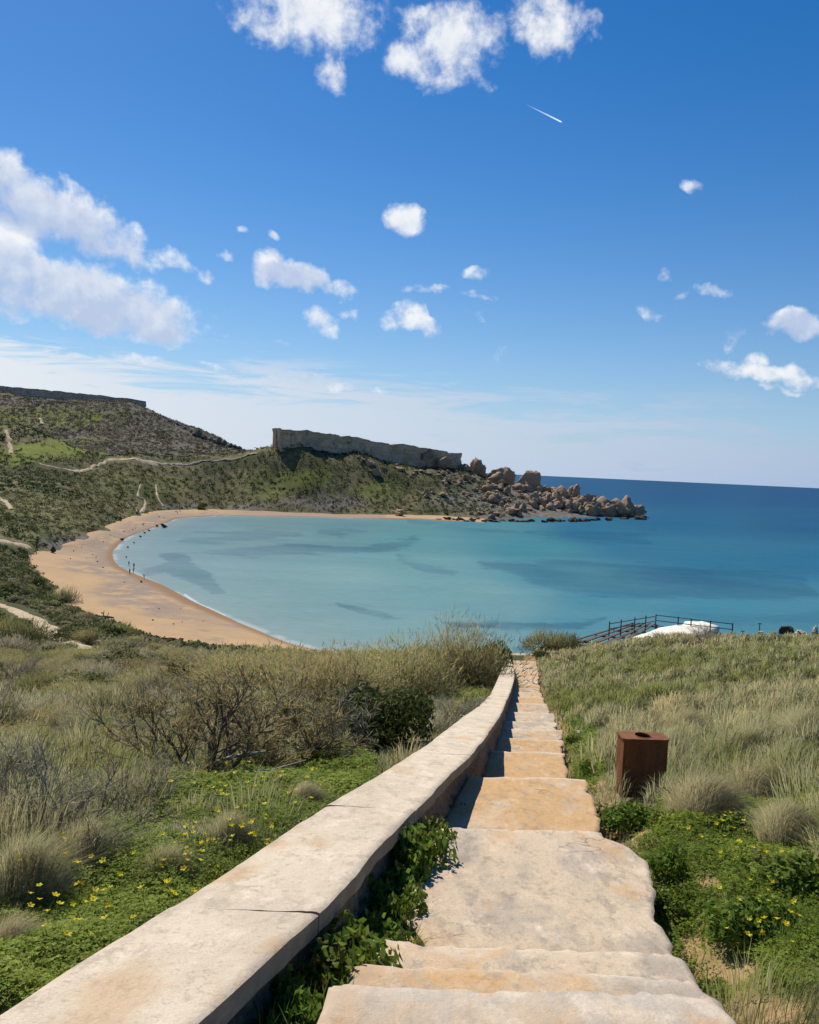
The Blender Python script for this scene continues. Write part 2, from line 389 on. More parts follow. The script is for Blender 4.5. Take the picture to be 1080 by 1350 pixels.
def mat_concrete(name, orange=.5, base=((.60, .475, .335), (.40, .345, .28), (.72, .60, .445))):
    m, nt, out = newmat(name); g = N(nt); v = g.pos()
    mp = g.n('ShaderNodeMapping'); mp.inputs['Scale'].default_value = (1, .55, 1); mp.inputs['Rotation'].default_value = (0, 0, .3); g.L(v, mp.inputs[0]); w = mp.outputs[0]
    n1 = g.noise(1.9, 10, .72, w, .1); n2 = g.noise(5.5, 10, .74, w, .15); n3 = g.noise(26, 8, .7, v); n4 = g.noise(130, 4, .6, v)
    c = g.mix(g.ramp(n1, .44, .58), base[0], base[1])
    c = g.mix(g.ramp(n2, .52, .66), c, base[2])
    oc = g.mix(g.ramp(n3, .35, .65), (.50, .285, .115), (.60, .40, .20))
    c = g.mix(g.ramp(g.noise(2.3, 9, .66, w, 1.0), .60 - orange * .34, .76 - orange * .30), c, oc)
    c = g.mix(g.math('MULTIPLY', g.ramp(n3, .56, .68), .55), c, (.27, .23, .185))
    n5 = g.noise(9, 10, .78, w, .1); c = g.mix(g.math('MULTIPLY', g.ramp(n5, .52, .60), .55), c, tuple(x * .62 for x in base[1])); c = g.mix(g.math('MULTIPLY', g.ramp(n5, .34, .44, (1, 1, 1, 1), (0, 0, 0, 1)), .5), c, base[2])
    n6 = g.noise(.8, 5, .5, v, .15); ck = g.ramp(g.math('ABSOLUTE', g.math('SUBTRACT', n6, .52)), .0, .0035, (1, 1, 1, 1), (0, 0, 0, 1)); ck = g.math('MULTIPLY', ck, g.ramp(g.noise(.9, 3, .5, v), .56, .62)); c = g.mix(g.math('MULTIPLY', ck, .75), c, (.12, .10, .075))
    c = g.mix(g.math('MULTIPLY', g.ramp(n4, .35, .65), .25), c, (.30, .27, .23))
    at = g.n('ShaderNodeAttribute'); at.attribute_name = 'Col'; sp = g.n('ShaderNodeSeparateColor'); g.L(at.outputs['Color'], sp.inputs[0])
    wn = g.math('MULTIPLY_ADD', n2, 1.6, .1)
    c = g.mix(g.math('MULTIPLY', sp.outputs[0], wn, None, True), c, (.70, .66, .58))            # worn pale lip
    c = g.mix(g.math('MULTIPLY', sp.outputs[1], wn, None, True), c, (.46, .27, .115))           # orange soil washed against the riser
    c = g.mix(g.math('MULTIPLY', sp.outputs[2], wn, None, True), c, (.24, .20, .15))            # darker rims and sides; on the coping sides, shade put into the colour
    pit = g.ramp(g.noise(60, 5, .75, v), .66, .72); c = g.mix(g.math('MULTIPLY', pit, .6), c, (.20, .165, .12))
    h = g.math('ADD', g.math('MULTIPLY', n3, .8), g.math('ADD', g.math('MULTIPLY', n2, .9), g.math('ADD', g.math('MULTIPLY', n4, .2), g.math('MULTIPLY', pit, -.25))))
    g.L(g.bsdf(c, .94, .12, g.bump(h, .5, .025)), out.inputs[0]); return m
def mat_sand():
    m, nt, out = newmat('orange_sand'); g = N(nt); v = g.pos()
    n1 = g.noise(.06, 8, .62, v, .8); n2 = g.noise(.7, 8, .65, v); n3 = g.noise(6, 6, .7, v)
    c = g.mix(g.ramp(n1, .35, .65), (.48, .325, .17), (.41, .285, .17))
    c = g.mix(g.ramp(n2, .5, .7), c, (.42, .28, .165))
    at = g.n('ShaderNodeAttribute'); at.attribute_name = 'Col'; sep = g.n('ShaderNodeSeparateColor'); g.L(at.outputs['Color'], sep.inputs[0])
    peb = g.mix(g.ramp(n3, .35, .65), (.15, .125, .105), (.36, .29, .235)); peb = g.mix(g.ramp(n2, .4, .7), peb, (.34, .24, .16))
    c = g.mix(sep.outputs[0], c, peb)                      # pebble band
    c = g.mix(sep.outputs[1], c, (.25, .155, .085))        # wet sand
    g.L(g.bsdf(c, .95, .1, g.bump(g.math('ADD', n2, n3), .5, .15)), out.inputs[0]); return m
def mat_sea():
    m, nt, out = newmat('sea_water'); g = N(nt); v = g.pos()
    at = g.n('ShaderNodeAttribute'); at.attribute_name = 'Col'
    mp = g.n('ShaderNodeMapping'); mp.inputs['Scale'].default_value = (.35, 1, 1); g.L(v, mp.inputs[0]); w = mp.outputs[0]
    n1 = g.noise(.7, 7, .68, w, .4); n2 = g.noise(.05, 5, .6, w, .5); n3 = g.noise(.012, 5, .6, w, .3)
    k = g.math('ADD', g.math('MULTIPLY_ADD', n2, .26, .87), g.math('MULTIPLY_ADD', n1, .40, -.20))
    k = g.math('ADD', k, g.math('MULTIPLY_ADD', n3, .32, -.16))
    s = g.n('ShaderNodeVectorMath', operation='SCALE'); g.L(at.outputs['Color'], s.inputs[0]); g.L(k, s.inputs['Scale'])
    h = g.math('ADD', g.math('MULTIPLY', n1, .5), g.math('MULTIPLY', n2, 1.5))
    nm = g.bump(h, .7, .35)
    b = g.n('ShaderNodeBsdfDiffuse'); g.L(s.outputs[0], b.inputs['Color']); g.L(nm, b.inputs['Normal'])
    gl = g.n('ShaderNodeBsdfGlossy'); gl.inputs['Roughness'].default_value = .2; g.L(nm, gl.inputs['Normal'])
    lw = g.n('ShaderNodeLayerWeight'); lw.inputs['Blend'].default_value = .5
    fac = g.math('MULTIPLY_ADD', g.math('POWER', lw.outputs['Facing'], 4.0), .05, .015)
    mx = g.n('ShaderNodeMixShader'); g.L(fac, mx.inputs[0]); g.L(b.outputs[0], mx.inputs[1]); g.L(gl.outputs[0], mx.inputs[2]); g.L(mx.outputs[0], out.inputs[0]); return m
def mat_rust():
    m, nt, out = newmat('rusted_steel'); g = N(nt); v = g.obj()
    mp = g.n('ShaderNodeMapping'); mp.inputs['Scale'].default_value = (3, 3, .8); g.L(v, mp.inputs[0])
    n1 = g.noise(3, 8, .65, mp.outputs[0], .5); n2 = g.noise(40, 8, .7, v)
    c = g.mix(g.ramp(n1, .35, .65), (.15, .060, .024), (.26, .10, .038)); c = g.mix(g.ramp(n2, .5, .7), c, (.10, .042, .022))
    g.L(g.bsdf(c, .78, .3, g.bump(n2, .4, .004), .15), out.inputs[0]); return m
M = dict(
    ground=mat_ground(), sand=mat_sand(), sea=mat_sea(), rust=mat_rust(),
    step=[mat_concrete('step_concrete_grey', .15), mat_concrete('step_concrete_stained', .48), mat_concrete('step_concrete_orange', .85)],
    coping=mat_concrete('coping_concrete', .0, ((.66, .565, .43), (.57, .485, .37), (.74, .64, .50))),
    rubble=mat_rock('wall_rubble', (.25, .19, .13), (.17, .135, .10), (.32, .25, .175), 5, .06),
    cliff=mat_rock('cliff_limestone', (.64, .46, .31), (.38, .28, .20), (.76, .58, .41), .10, 1.2, True, .5),
    farcliff=mat_rock('far_cliff_limestone', (.46, .40, .33), (.34, .30, .26), (.56, .50, .42), .06, 1.5, True, .3),
    boulder=mat_rock('boulder_limestone', (.36, .26, .17), (.24, .185, .135), (.46, .355, .25), .35, .35),
    boulder_dark=mat_rock('wet_rock', (.05, .045, .04), (.085, .07, .055), (.12, .10, .08), .5, .25),
    stone=mat_rock('pale_stone', (.50, .46, .39), (.40, .36, .30), (.58, .54, .47), 6, .02),
    track=mat_rock('track_earth', (.50, .40, .27), (.42, .33, .22), (.56, .46, .33), .8, .05),
    bark=mat_plain('shrub_bark', (.13, .105, .085), .9, .1, .4, 12),
    palebark=mat_plain('bleached_bark', (.34, .30, .26), .9, .1, .3, 12),
    greybark=mat_plain('grey_twig', (.24, .21, .175), .9, .1, .35, 12),
    leaf=mat_leaf('shrub_leaf', 1.0, .4, .6, .25, .15), blade=mat_leaf('grass_blade', 1.0, .48, .7, 0.0, .12), clover=mat_leaf('clover_leaf', 1.0, .42, .6, 0.0, .1),
    feather=mat_leaf('tamarisk_spray', 1.0, .48, .8, .2, .1), petal=mat_leaf('yellow_petal', 1.0, .45, .5, .1),
    timber=mat_plain('weathered_timber', (.105, .088, .078), .85, .2, .3, 3), metal=mat_plain('dark_painted_metal', (.018, .018, .02), .5, .4, .2, 8),
    tarp=mat_plain('cream_canvas', (.78, .74, .64), .9, .1, .06, 2, .02, 3),
    skin=mat_plain('skin', (.36, .22, .15), .6, .3, .05), cloth_dark=mat_plain('dark_cloth', (.02, .022, .03), .9, .1, .2), cloth_red=mat_plain('red_cloth', (.22, .03, .02), .9, .1, .2), cloth_pale=mat_plain('pale_cloth', (.5, .5, .48), .9, .1, .1), hair=mat_plain('dark_hair', (.02, .014, .01), .6, .3, .2),
)
print('setup', round(time.time() - T0, 1))

# ================================================================== SETTING: ground, beach, sea, sky
def green_mask(px, py):
    """open clover and grass near the viewer, 0..1 (photo pixel ellipses laid on the ground)"""
    m = np.zeros(np.shape(px))
    for cx, cy, rx, ry in GREEN:
        m = np.maximum(m, 1.35 - ((px - cx) / rx) ** 2 - ((py - cy) / ry) ** 2)
    return np.clip(m, 0, 1)
GREEN = [(360, 1060, 150, 48), (250, 1150, 130, 62), (120, 1240, 120, 75), (440, 1020, 55, 28), (30, 1300, 90, 50), (150, 1130, 70, 40),
         (985, 1210, 125, 120), (905, 1140, 70, 60), (925, 1080, 60, 32), (1040, 1085, 60, 50), (775, 1000, 22, 50), (750, 950, 14, 40), (880, 1170, 30, 80), (115, 865, 55, 10), (620, 915, 25, 8)]
SOIL = [(960, 1290, 50, 45), (1010, 1335, 60, 30), (925, 1165, 28, 12), (792, 1036, 10, 10), (845, 1105, 18, 14), (915, 1255, 26, 22)]
def build_ground():
    az = np.concatenate([np.linspace(-180, -66, 20), np.linspace(-64, -31, 130)[:-1], np.linspace(-31, 31, 620), np.linspace(31, 64, 130)[1:], np.linspace(66, 180, 20)]) * math.pi / 180
    rr = np.exp(np.linspace(math.log(.5), math.log(2200), 660))
    A, RR = np.meshgrid(az, rr); x = RR * np.sin(A); y = RR * np.cos(A)
    xe = np.where(np.abs(A) > 1.1, RR * np.sin(np.sign(A) * 1.1), x); ye = np.where(np.abs(A) > 1.1, RR * np.cos(1.1), y)
    z = ground_z(xe.ravel(), ye.ravel()).reshape(x.shape)
    V = np.c_[x.ravel(), y.ravel(), z.ravel()]
    nx, ny = len(az), len(rr)
    # masks: R bare rock or clay, G open grass, B bare soil
    gz = np.gradient(z, axis=0) / np.gradient(RR, axis=0); ga = np.gradient(z, axis=1) / (RR * np.gradient(A, axis=1) + 1e-9)
    slope = np.hypot(gz, ga)
    px, py = proj(V); px = px.reshape(x.shape); py = py.reshape(x.shape)
    nz = fbm(x * .02, y * .02, 0, 5, 4); nz2 = fbm(x * .06, y * .06, 0, 15, 4)
    rock = np.zeros_like(x)
    far = RR > 850
    rock = np.where(far, .55 + .6 * (nz - .5) * 2, 0)
    rock = np.maximum(rock, np.where((RR > 200) & (RR < 850), sst(.75, 1.3, slope) * .9 * sst(.40, .6, nz2), 0))
    head = (px > 560) & (RR > 550) & (RR < 850)
    rock = np.where(head, np.maximum(rock, sst(560, 680, px) * .9), rock)
    for cx, cy, rx, ry in [(430, 662, 55, 10), (620, 660, 60, 14), (330, 668, 30, 6), (90, 715, 40, 12), (250, 668, 40, 5)]:
        rock = np.where((RR > 200) & (RR < 850), np.maximum(rock, np.clip(1.3 - ((px - cx) / rx) ** 2 - ((py - cy) / ry) ** 2 + (nz2 - .5) * 2, 0, 1)), rock)
    lush = np.zeros_like(x)
    for cx, cy, rx, ry, s in [(70, 592, 70, 14, 1), (10, 600, 40, 14, .8), (60, 550, 110, 14, .55), (110, 553, 40, 6, .9), (20, 548, 40, 7, .8), (390, 630, 70, 16, .6), (360, 640, 40, 18, .5), (180, 640, 90, 20, .25), (500, 645, 40, 15, .5), (50, 680, 80, 30, .3), (30, 760, 60, 20, .3)]:
        lush = np.where(RR > 90, np.maximum(lush, s * np.clip(1.2 - ((px - cx) / rx) ** 2 - ((py - cy) / ry) ** 2 + (nz2 - .5) * 2.5, 0, 1)), lush)
    near = RR < 60
    lush = np.where(near, green_mask(px, py) * .6, lush)
    soil = np.zeros_like(x)
    for cx, cy, rx, ry in SOIL:
        soil = np.where(near, np.maximum(soil, np.clip(1.3 - ((px - cx) / rx) ** 2 - ((py - cy) / ry) ** 2 + (fbm(x * 5, y * 5, 0, 8, 4) - .5) * 2.5, 0, 1)), soil)
    er_ = x - er(y)
    soil = np.where(near & (er_ > -.6) & (er_ < .5) & (y > 0), np.maximum(soil, .8 * sst(.5, .1, er_ + (nz2 - .5) * .3)), soil)
    lush = np.where(far, lush, lush)
    rock = np.where(far, rock * (1 - np.clip(lush * 1.4, 0, 1)), rock)
    col = np.c_[np.clip(rock, 0, 1).ravel(), np.clip(lush, 0, 1).ravel(), np.clip(soil, 0, 1).ravel()]
    o = link('ground', mk('ground', V, grid_faces(nx, ny)[:, ::-1], col, True), M['ground'])
    tag(o, 'scrubby hillside sloping down from the steps and rising round the bay', kind='structure'); return o
build_ground()

def build_beach():
    n = 420; m = 40
    k = np.arange(len(BW)); t = np.linspace(0, len(BW) - 1, n)
    # smooth curves through the outline points
    def cr(P):
        out = np.zeros((n, 3))
        i = np.clip(t.astype(int), 0, len(P) - 2); f = (t - i)[:, None]
        p0 = P[np.maximum(i - 1, 0)]; p1 = P[i]; p2 = P[i + 1]; p3 = P[np.minimum(i + 2, len(P) - 1)]
        return .5 * (2 * p1 + (p2 - p0) * f + (2 * p0 - 5 * p1 + 4 * p2 - p3) * f ** 2 + (3 * p1 - p0 - 3 * p2 + p3) * f ** 3)
    W = cr(BW); I = cr(BI)
    s = np.linspace(-.18, 1.35, m)
    X = W[:, None, :] * (1 - s)[None, :, None] + I[:, None, :] * s[None, :, None]
    wid = np.hypot(*(I - W)[:, :2].T)[:, None]
    zi = np.interp(t, k, BZ)[:, None]; zz = zi * s[None, :]
    zz = np.where(s[None, :] > 1, zi - (s[None, :] - 1) * 2.5, zz)
    x, y = X[..., 0], X[..., 1]
    zz = zz + (fbm(x * .12, y * .12, 0, 4, 4) - .5) * .7 * sst(.05, .4, s)[None, :] + (fbm(x * .02, y * .02, 0, 6, 3) - .5) * .5
    V = np.c_[x.ravel(), y.ravel(), zz.ravel()]
    px, py = proj(V)
    nz = fbm(V[:, 0] * .07, V[:, 1] * .07, 0, 31, 5); nz3 = fbm(V[:, 0] * .35, V[:, 1] * .35, 0, 41, 4)
    sv = np.tile(s, n); tv = np.repeat(t, m)
    peb = np.zeros(len(V))
    band = sst(.62, .25, sv * .8 + (nz - .5) * .9) * sst(3.2, 6.5, tv) * sst(20.5, 18, tv)
    band = np.maximum(band, sst(1.1, .5, sv) * sst(10.8, 12.5, tv) * sst(19, 16.5, tv))
    peb = band * sst(.30, .48, nz3 * .6 + nz * .4)
    peb = np.maximum(peb, sst(18.3, 20, tv) * .75 * (tv < 22.6)); peb = np.maximum(peb, .8 * sst(.56, .66, nz3 * .5 + fbm(V[:, 0] * .18, V[:, 1] * .18, 0, 43, 4) * .5) * sst(.9, .5, sv))
    wet = sst(.16, .03, sv + (nz - .5) * .08)
    o = link('beach', mk('beach', V, grid_faces(m, n), np.c_[peb, wet, wet], True), M['sand'])
    tag(o, 'crescent of orange sand with a pebbly water edge', kind='structure')
    return o, W, I
beach, BWs, BIs = build_beach()

def lin(c): 
    c = np.asarray(c, float) / 255.0
    return np.where(c <= .04045, c / 12.92, ((c + .055) / 1.055) ** 2.4)
SEA_ANCH = [(165, 735, 150, 172, 196), (200, 745, 146, 172, 190), (300, 795, 150, 190, 195), (250, 760, 150, 182, 190), (420, 830, 140, 184, 188), (470, 855, 150, 186, 190), (450, 760, 128, 182, 186), (300, 705, 112, 158, 170), (350, 690, 95, 150, 162),
 (250, 690, 120, 150, 168), (560, 745, 88, 166, 176), (560, 705, 70, 148, 160), (480, 690, 80, 145, 160), (700, 720, 42, 125, 152), (650, 700, 55, 130, 155), (650, 800, 88, 162, 178), (560, 820, 120, 178, 186), (690, 855, 95, 165, 180), (800, 790, 48, 126, 162), (780, 820, 60, 140, 172),
 (950, 800, 42, 122, 162), (1060, 800, 45, 118, 158), (950, 740, 30, 96, 145), (1050, 740, 28, 92, 142), (850, 720, 32, 98, 145), (900, 690, 26, 80, 132), (780, 700, 30, 92, 140), (1050, 690, 25, 75, 128), (760, 645, 26, 72, 128), (900, 650, 24, 70, 126), (1050, 655, 24, 68, 124), (680, 630, 28, 76, 132), (1050, 643, 26, 68, 122), (900, 637, 26, 68, 122), (620, 780, 100, 172, 182), (740, 760, 55, 135, 165)]
GRASSBEDS = [  # dark seagrass beds: polygon in photo pixels on the water, softness in px, strength
 ([(195, 730), (225, 725), (360, 720), (470, 722), (545, 709), (556, 715), (500, 725), (440, 730), (360, 733), (240, 731), (265, 755), (306, 780), (285, 783), (245, 765), (220, 752), (190, 755), (220, 742)], 2.5, .55),
 ([(445, 795), (470, 797), (520, 807), (546, 812), (510, 814), (470, 805)], 2, .6),
 ([(585, 815), (660, 819), (660, 825), (600, 825)], 2.5, .7),
 ([(632, 743), (705, 740), (850, 743), (970, 748), (1066, 758), (1082, 785), (995, 794), (897, 792), (800, 789), (738, 784), (680, 756)], 6, .55),
 ([(584, 816), (704, 823), (767, 823), (800, 818), (753, 829), (618, 825)], 3, .65),
 ([(676, 853), (690, 851), (704, 853), (702, 859), (680, 860)], 1.5, .75),
 ([(415, 695), (470, 697), (480, 702), (440, 706), (410, 702)], 3, .5), ([(230, 712), (340, 700), (380, 706), (300, 716)], 5, .35), ([(520, 735), (560, 745), (600, 758), (560, 752)], 3, .4), ([(880, 806), (1000, 812), (1082, 806), (1082, 820), (960, 822)], 5, .3),
 ([(700, 700), (860, 700), (860, 712), (720, 712)], 6, .35), ([(540, 690), (640, 695), (700, 704), (600, 700)], 4, .35)]
def build_sea():
    az = np.concatenate([np.linspace(-100, -32, 60)[:-1], np.linspace(-32, 32, 560), np.linspace(32, 100, 60)[1:]]) * math.pi / 180
    q = np.concatenate([np.linspace(.36, .045, 430)[:-1], np.exp(np.linspace(math.log(.045), math.log(.00125), 90))])
    rr = H / q
    A, RR = np.meshgrid(az, rr); x = RR * np.sin(A); y = RR * np.cos(A)
    V = np.c_[x.ravel(), y.ravel(), np.zeros(x.size)]
    d = ray(540, 618); 
    Q = V - np.array([0, 0, H]); zc = Q @ fw; ok = zc > 1
    px = np.where(ok, 540 + F * (Q @ RT) / np.where(ok, zc, 1), np.where(V[:, 0] > 0, 1400, -400)); py = np.where(ok, 675 - F * (Q @ UP) / np.where(ok, zc, 1), 700)
    px = np.clip(px, -200, 1300); py = np.clip(py, 600, 930)
    wx = px + (fbm(x * .05, y * .02, 0, 51, 6, .62).ravel() - .5) * 52; wy = py + (fbm(x * .035, y * .022, 0, 52, 6, .65).ravel() - .5) * 14
    num = np.zeros((len(V), 3)); den = np.zeros(len(V))
    for ax, ay, r_, g_, b_ in SEA_ANCH:
        w = 1 / (((px - ax) / 70) ** 2 + ((py - ay) / 17) ** 2 + .12) ** 1.6
        num += w[:, None] * lin((np.interp(r_, [24, 42, 88, 140], [40, 76, 120, 142]), np.interp(g_, [66, 80, 122, 162, 184], [86, 102, 137, 159, 168]), np.interp(b_, [122, 132, 162, 178, 188], [131, 141, 161, 169, 173]))); den += w
    col = num / den[:, None]
    for P, soft, s in GRASSBEDS:
        ins = in_poly(wx, wy, P); dd = seg_dist(wx, wy, P); sd = np.where(ins, dd, -dd)
        fr = fbm(x * .03, y * .05, 0, 61, 6, .66).ravel(); m = sst(-soft * .8, soft * .8, sd + (fr - .5) * soft * 5) * s * np.clip(.25 + 1.5 * (fr - .2), .1, 1.15)
        tgt = col * np.array([.38, .46, .62]); col = col * (1 - m[:, None]) + tgt * m[:, None]
    ds = seg_dist(V[:, 0], V[:, 1], BWs[::6, :2], False)
    near = sst(16, 1, ds) * (px < 500); col = col * (1 - .3 * near[:, None]) + lin((172, 176, 178)) * .3 * near[:, None]
    pf = seg_dist(wx, wy, [(238, 779), (262, 796), (300, 812)], False)
    foam = .75 * sst(1.5, .3, seg_dist(px + (wx - px) * .15, py + (wy - py) * .15, [(244, 784), (262, 796), (296, 811)], False)) * .85
    foam = np.maximum(foam, .22 * sst(2.2, .6, ds) * (px < 470) * sst(.45, .6, fbm(x * .1, y * .1, 0, 71, 3).ravel()))
    col = col * np.array([.67, .735, .70])
    col = col * (1 - foam[:, None]) + .8 * foam[:, None]
    o = link('sea', mk('sea', V, grid_faces(len(az), len(rr)), col, True), M['sea'])
    tag(o, 'turquoise bay water darkening to deep blue at the horizon', kind='structure')
build_sea()
print('setting', round(time.time() - T0, 1))

# ------------------------------------------------------------------ sky
CLOUDS = [  # photo pixel centre, radii, tilt in degrees (down to the right), strength
 (405, 8, 96, 56, 10, 1.0), (370, 40, 46, 28, 10, .8), (440, 96, 22, 22, 45, .55), (596, 66, 72, 52, -8, .95), (640, 72, 34, 26, 0, .7), (540, 75, 34, 30, 0, .7), (545, 18, 20, 14, 0, .5), (728, 30, 58, 46, 20, .8), (770, 18, 22, 16, 0, .5),
 (75, 282, 120, 42, 27, 1.15), (10, 245, 60, 40, 20, 1.1), (20, 300, 60, 50, 20, .9), (150, 325, 44, 20, 25, .9), (230, 347, 44, 16, 18, .8), (215, 340, 18, 16, 40, .5), (115, 388, 150, 42, 17, 1.25), (10, 365, 80, 48, 12, 1.2), (215, 432, 56, 22, 15, 1.0), (150, 363, 20, 7, 0, .5), (0, 408, 30, 8, 0, .6), (285, 445, 25, 6, 10, .35),
 (388, 364, 60, 18, 15, 1.1), (352, 352, 26, 19, 10, .9), (448, 383, 32, 12, 8, .8), (302, 340, 18, 7, 25, .5), (317, 303, 9, 8, 0, .75), (361, 314, 9, 6, 30, .3),
 (533, 293, 27, 20, 8, 1.0), (430, 422, 27, 16, 30, .55), (465, 411, 20, 8, 25, .4), (535, 418, 30, 18, 10, .75), (560, 430, 22, 12, 20, .55), (555, 383, 34, 8, 0, .5), (628, 358, 26, 8, -6, .4), (632, 386, 28, 5, 0, .35), (560, 345, 20, 6, 10, .25), (629, 422, 12, 10, 35, .5),
 (911, 245, 16, 9, -10, .5), (935, 383, 28, 10, 5, .5), (898, 385, 16, 8, 0, .4), (860, 412, 22, 8, 8, .45), (882, 365, 10, 8, 0, .4), (1062, 428, 46, 17, 5, 1.1), (1020, 492, 90, 15, 8, .95), (1000, 473, 20, 15, 0, .7), (978, 440, 24, 18, -20, .45), (1040, 514, 30, 6, 5, .5), (660, 463, 14, 8, 0, .25), (375, 453, 12, 5, 0, .3),
 (465, 512, 62, 8, 3, .5), (270, 484, 30, 5, 5, .5), (380, 495, 50, 5, 8, .4), (180, 476, 30, 5, 3, .4)]
def build_world():
    w = bpy.data.worlds.new('World'); sc.world = w; w.use_nodes = True; nt = w.node_tree
    for n_ in list(nt.nodes): nt.nodes.remove(n_)
    g = N(nt); out = g.n('ShaderNodeOutputWorld'); bg = g.n('ShaderNodeBackground'); bg.inputs['Strength'].default_value = SKY_STR
    g.L(bg.outputs[0], out.inputs[0])
    sky = g.n('ShaderNodeTexSky'); sky.sky_type = 'NISHITA'; sky.sun_disc = False
    sky.sun_elevation = SUN_EL; sky.sun_rotation = SUN_AZ; sky.altitude = 50; sky.air_density = 1.0; sky.dust_density = SKY_DUST; sky.ozone_density = 2.5
    hs = g.n('ShaderNodeHueSaturation'); hs.inputs['Hue'].default_value = SKY_HUE; hs.inputs['Saturation'].default_value = SKY_SAT; hs.inputs['Value'].default_value = SKY_VAL; g.L(sky.outputs[0], hs.inputs['Color'])
    base = hs.outputs['Color']
    v = g.n('ShaderNodeTexCoord').outputs['Generated']
    def vm(op, a, b=None, sc_=None):
        o = g.n('ShaderNodeVectorMath', operation=op); g.val(o.inputs[0], a)
        if b is not None: g.val(o.inputs[1], b)
        if sc_ is not None: g.val(o.inputs['Scale'], sc_)
        return o.outputs['Value' if op == 'DOT_PRODUCT' else 'Vector']
    def cnoise(scale, det, rough, vec, dist=0): 
        return g.noise(scale, det, rough, vec, dist)
    wn = g.noise(22, 3, .6, v, 0, 'Color')
    vw = vm('ADD', v, vm('SCALE', vm('SUBTRACT', wn, (.5, .5, .5)), sc_=.035))
    Mx = None; S = None; Bk = None
    for px, py, rx, ry, ang, s in CLOUDS:
        c = ray(px, py); L0 = np.linalg.norm(c); c = c / L0
        a = R(-ang); e1 = math.cos(a) * RT + math.sin(a) * UP; e1 = e1 - c * (e1 @ c); e1 /= np.linalg.norm(e1)
        e2 = np.cross(e1, c); e2 = e2 if e2 @ UP > 0 else -e2
        X = vm('DOT_PRODUCT', vw, tuple(e1 * F * L0 / (rx * 1.26)))
        Y = vm('DOT_PRODUCT', vw, tuple(e2 * F * L0 / (ry * 1.26)))
        q = g.math('MULTIPLY_ADD', Y, Y, g.math('MULTIPLY', X, X))
        m = g.math('MAXIMUM', g.math('MULTIPLY_ADD', q, -s, s), 0.0)
        Mx = m if Mx is None else g.math('MAXIMUM', Mx, m)
        if s >= .95:
            t = g.math('MULTIPLY', m, Y); S = t if S is None else g.math('ADD', S, t)
        if s >= 1.09: 
            b = g.math('MULTIPLY_ADD', Y, -.35, g.math('MULTIPLY', m, 1.0)); b = g.math('MULTIPLY', b, g.math('GREATER_THAN', m, 0.0)); Bk = b if Bk is None else g.math('MAXIMUM', Bk, b)
    n1 = cnoise(26, 9, .60, v, .12)
    vu = vm('ADD', v, tuple((UP * .9 - RT * .45) * .014))
    n2 = cnoise(26, 6, .58, vu, .12)
    D = g.math('ADD', Mx, g.math('MULTIPLY_ADD', n1, 2.4, -1.42))
    D = g.math('MULTIPLY', D, g.ramp(Mx, 0.0, .15))
    al = g.n('ShaderNodeMapRange', interpolation_type='SMOOTHSTEP'); g.L(D, al.inputs[0]); al.inputs[1].default_value = -.02; al.inputs[2].default_value = .78
    alpha = g.math('MULTIPLY', al.outputs[0], .95)
    lit = g.math('MULTIPLY_ADD', g.math('SUBTRACT', n1, n2), 1.5, .86)
    lit = g.math('ADD', lit, g.math('MULTIPLY', S, .30))
    bk = g.n('ShaderNodeMapRange', interpolation_type='SMOOTHSTEP'); g.L(g.math('ADD', Bk, g.math('MULTIPLY_ADD', n1, .9, -.45)), bk.inputs[0]); bk.inputs[1].default_value = .25; bk.inputs[2].default_value = .85
    lit = g.math('ADD', lit, g.math('MULTIPLY', bk.outputs[0], -.72), clamp=True)
    K = 1 / SKY_STR / EXPF
    sc3 = lambda c: tuple(x * K for x in c)
    ccol = g.mix(lit, sc3((.50, .60, .80)), sc3((.92, .94, .96)))
    sep = g.n('ShaderNodeSeparateXYZ'); g.L(v, sep.inputs[0])
    el = sep.outputs[2]; xx = g.math('DIVIDE', sep.outputs[0], g.math('MAXIMUM', sep.outputs[1], .2))
    xl = g.math('MULTIPLY_ADD', xx, 1.0, .5, clamp=True)             # 0 at the left edge of the view, 1 at the right
    # clear air near the horizon
    hz = g.math('POWER', 2.718, g.math('MULTIPLY', g.math('MAXIMUM', el, 0.0), -7.5))
    hcol = g.mix(xl, sc3((.37, .57, .84)), sc3((.29, .46, .74)))
    base = g.mix(g.math('MULTIPLY', hz, .92, clamp=True), base, hcol)
    # low veil of stratus above the horizon, higher on the left
    top = g.math('MULTIPLY_ADD', xx, -.058, .092)
    mp = g.n('ShaderNodeMapping'); mp.inputs['Scale'].default_value = (1, 1, 8); mp.inputs['Rotation'].default_value = (0, R(1.0), 0); g.L(v, mp.inputs[0])
    s1 = g.noise(6, 9, .66, mp.outputs[0], .6)
    u = g.math('DIVIDE', g.math('SUBTRACT', top, el), .040)
    bd = g.math('ADD', u, g.math('MULTIPLY_ADD', s1, 8.5, -3.7))
    b2 = g.n('ShaderNodeMapRange', interpolation_type='SMOOTHSTEP'); g.L(bd, b2.inputs[0]); b2.inputs[1].default_value = -.1; b2.inputs[2].default_value = 1.3
    lowk = g.n('ShaderNodeMapRange'); g.L(u, lowk.inputs[0]); lowk.inputs[1].default_value = -1.0; lowk.inputs[2].default_value = .2
    veil = g.math('MULTIPLY', g.math('MULTIPLY', b2.outputs[0], lowk.outputs[0]), g.math('MULTIPLY_ADD', xl, -.30, .92))
    c1 = g.mix(veil, base, g.mix(xl, sc3((.80, .84, .89)), sc3((.44, .54, .72))))
    c2 = g.mix(alpha, c1, ccol)
    g.L(c2, bg.inputs['Color'])
SKY_STR = .13; EXPF = 1.27
SKY_DUST, SKY_HUE, SKY_SAT, SKY_VAL = .16, .506, 1.45, .60
build_world()
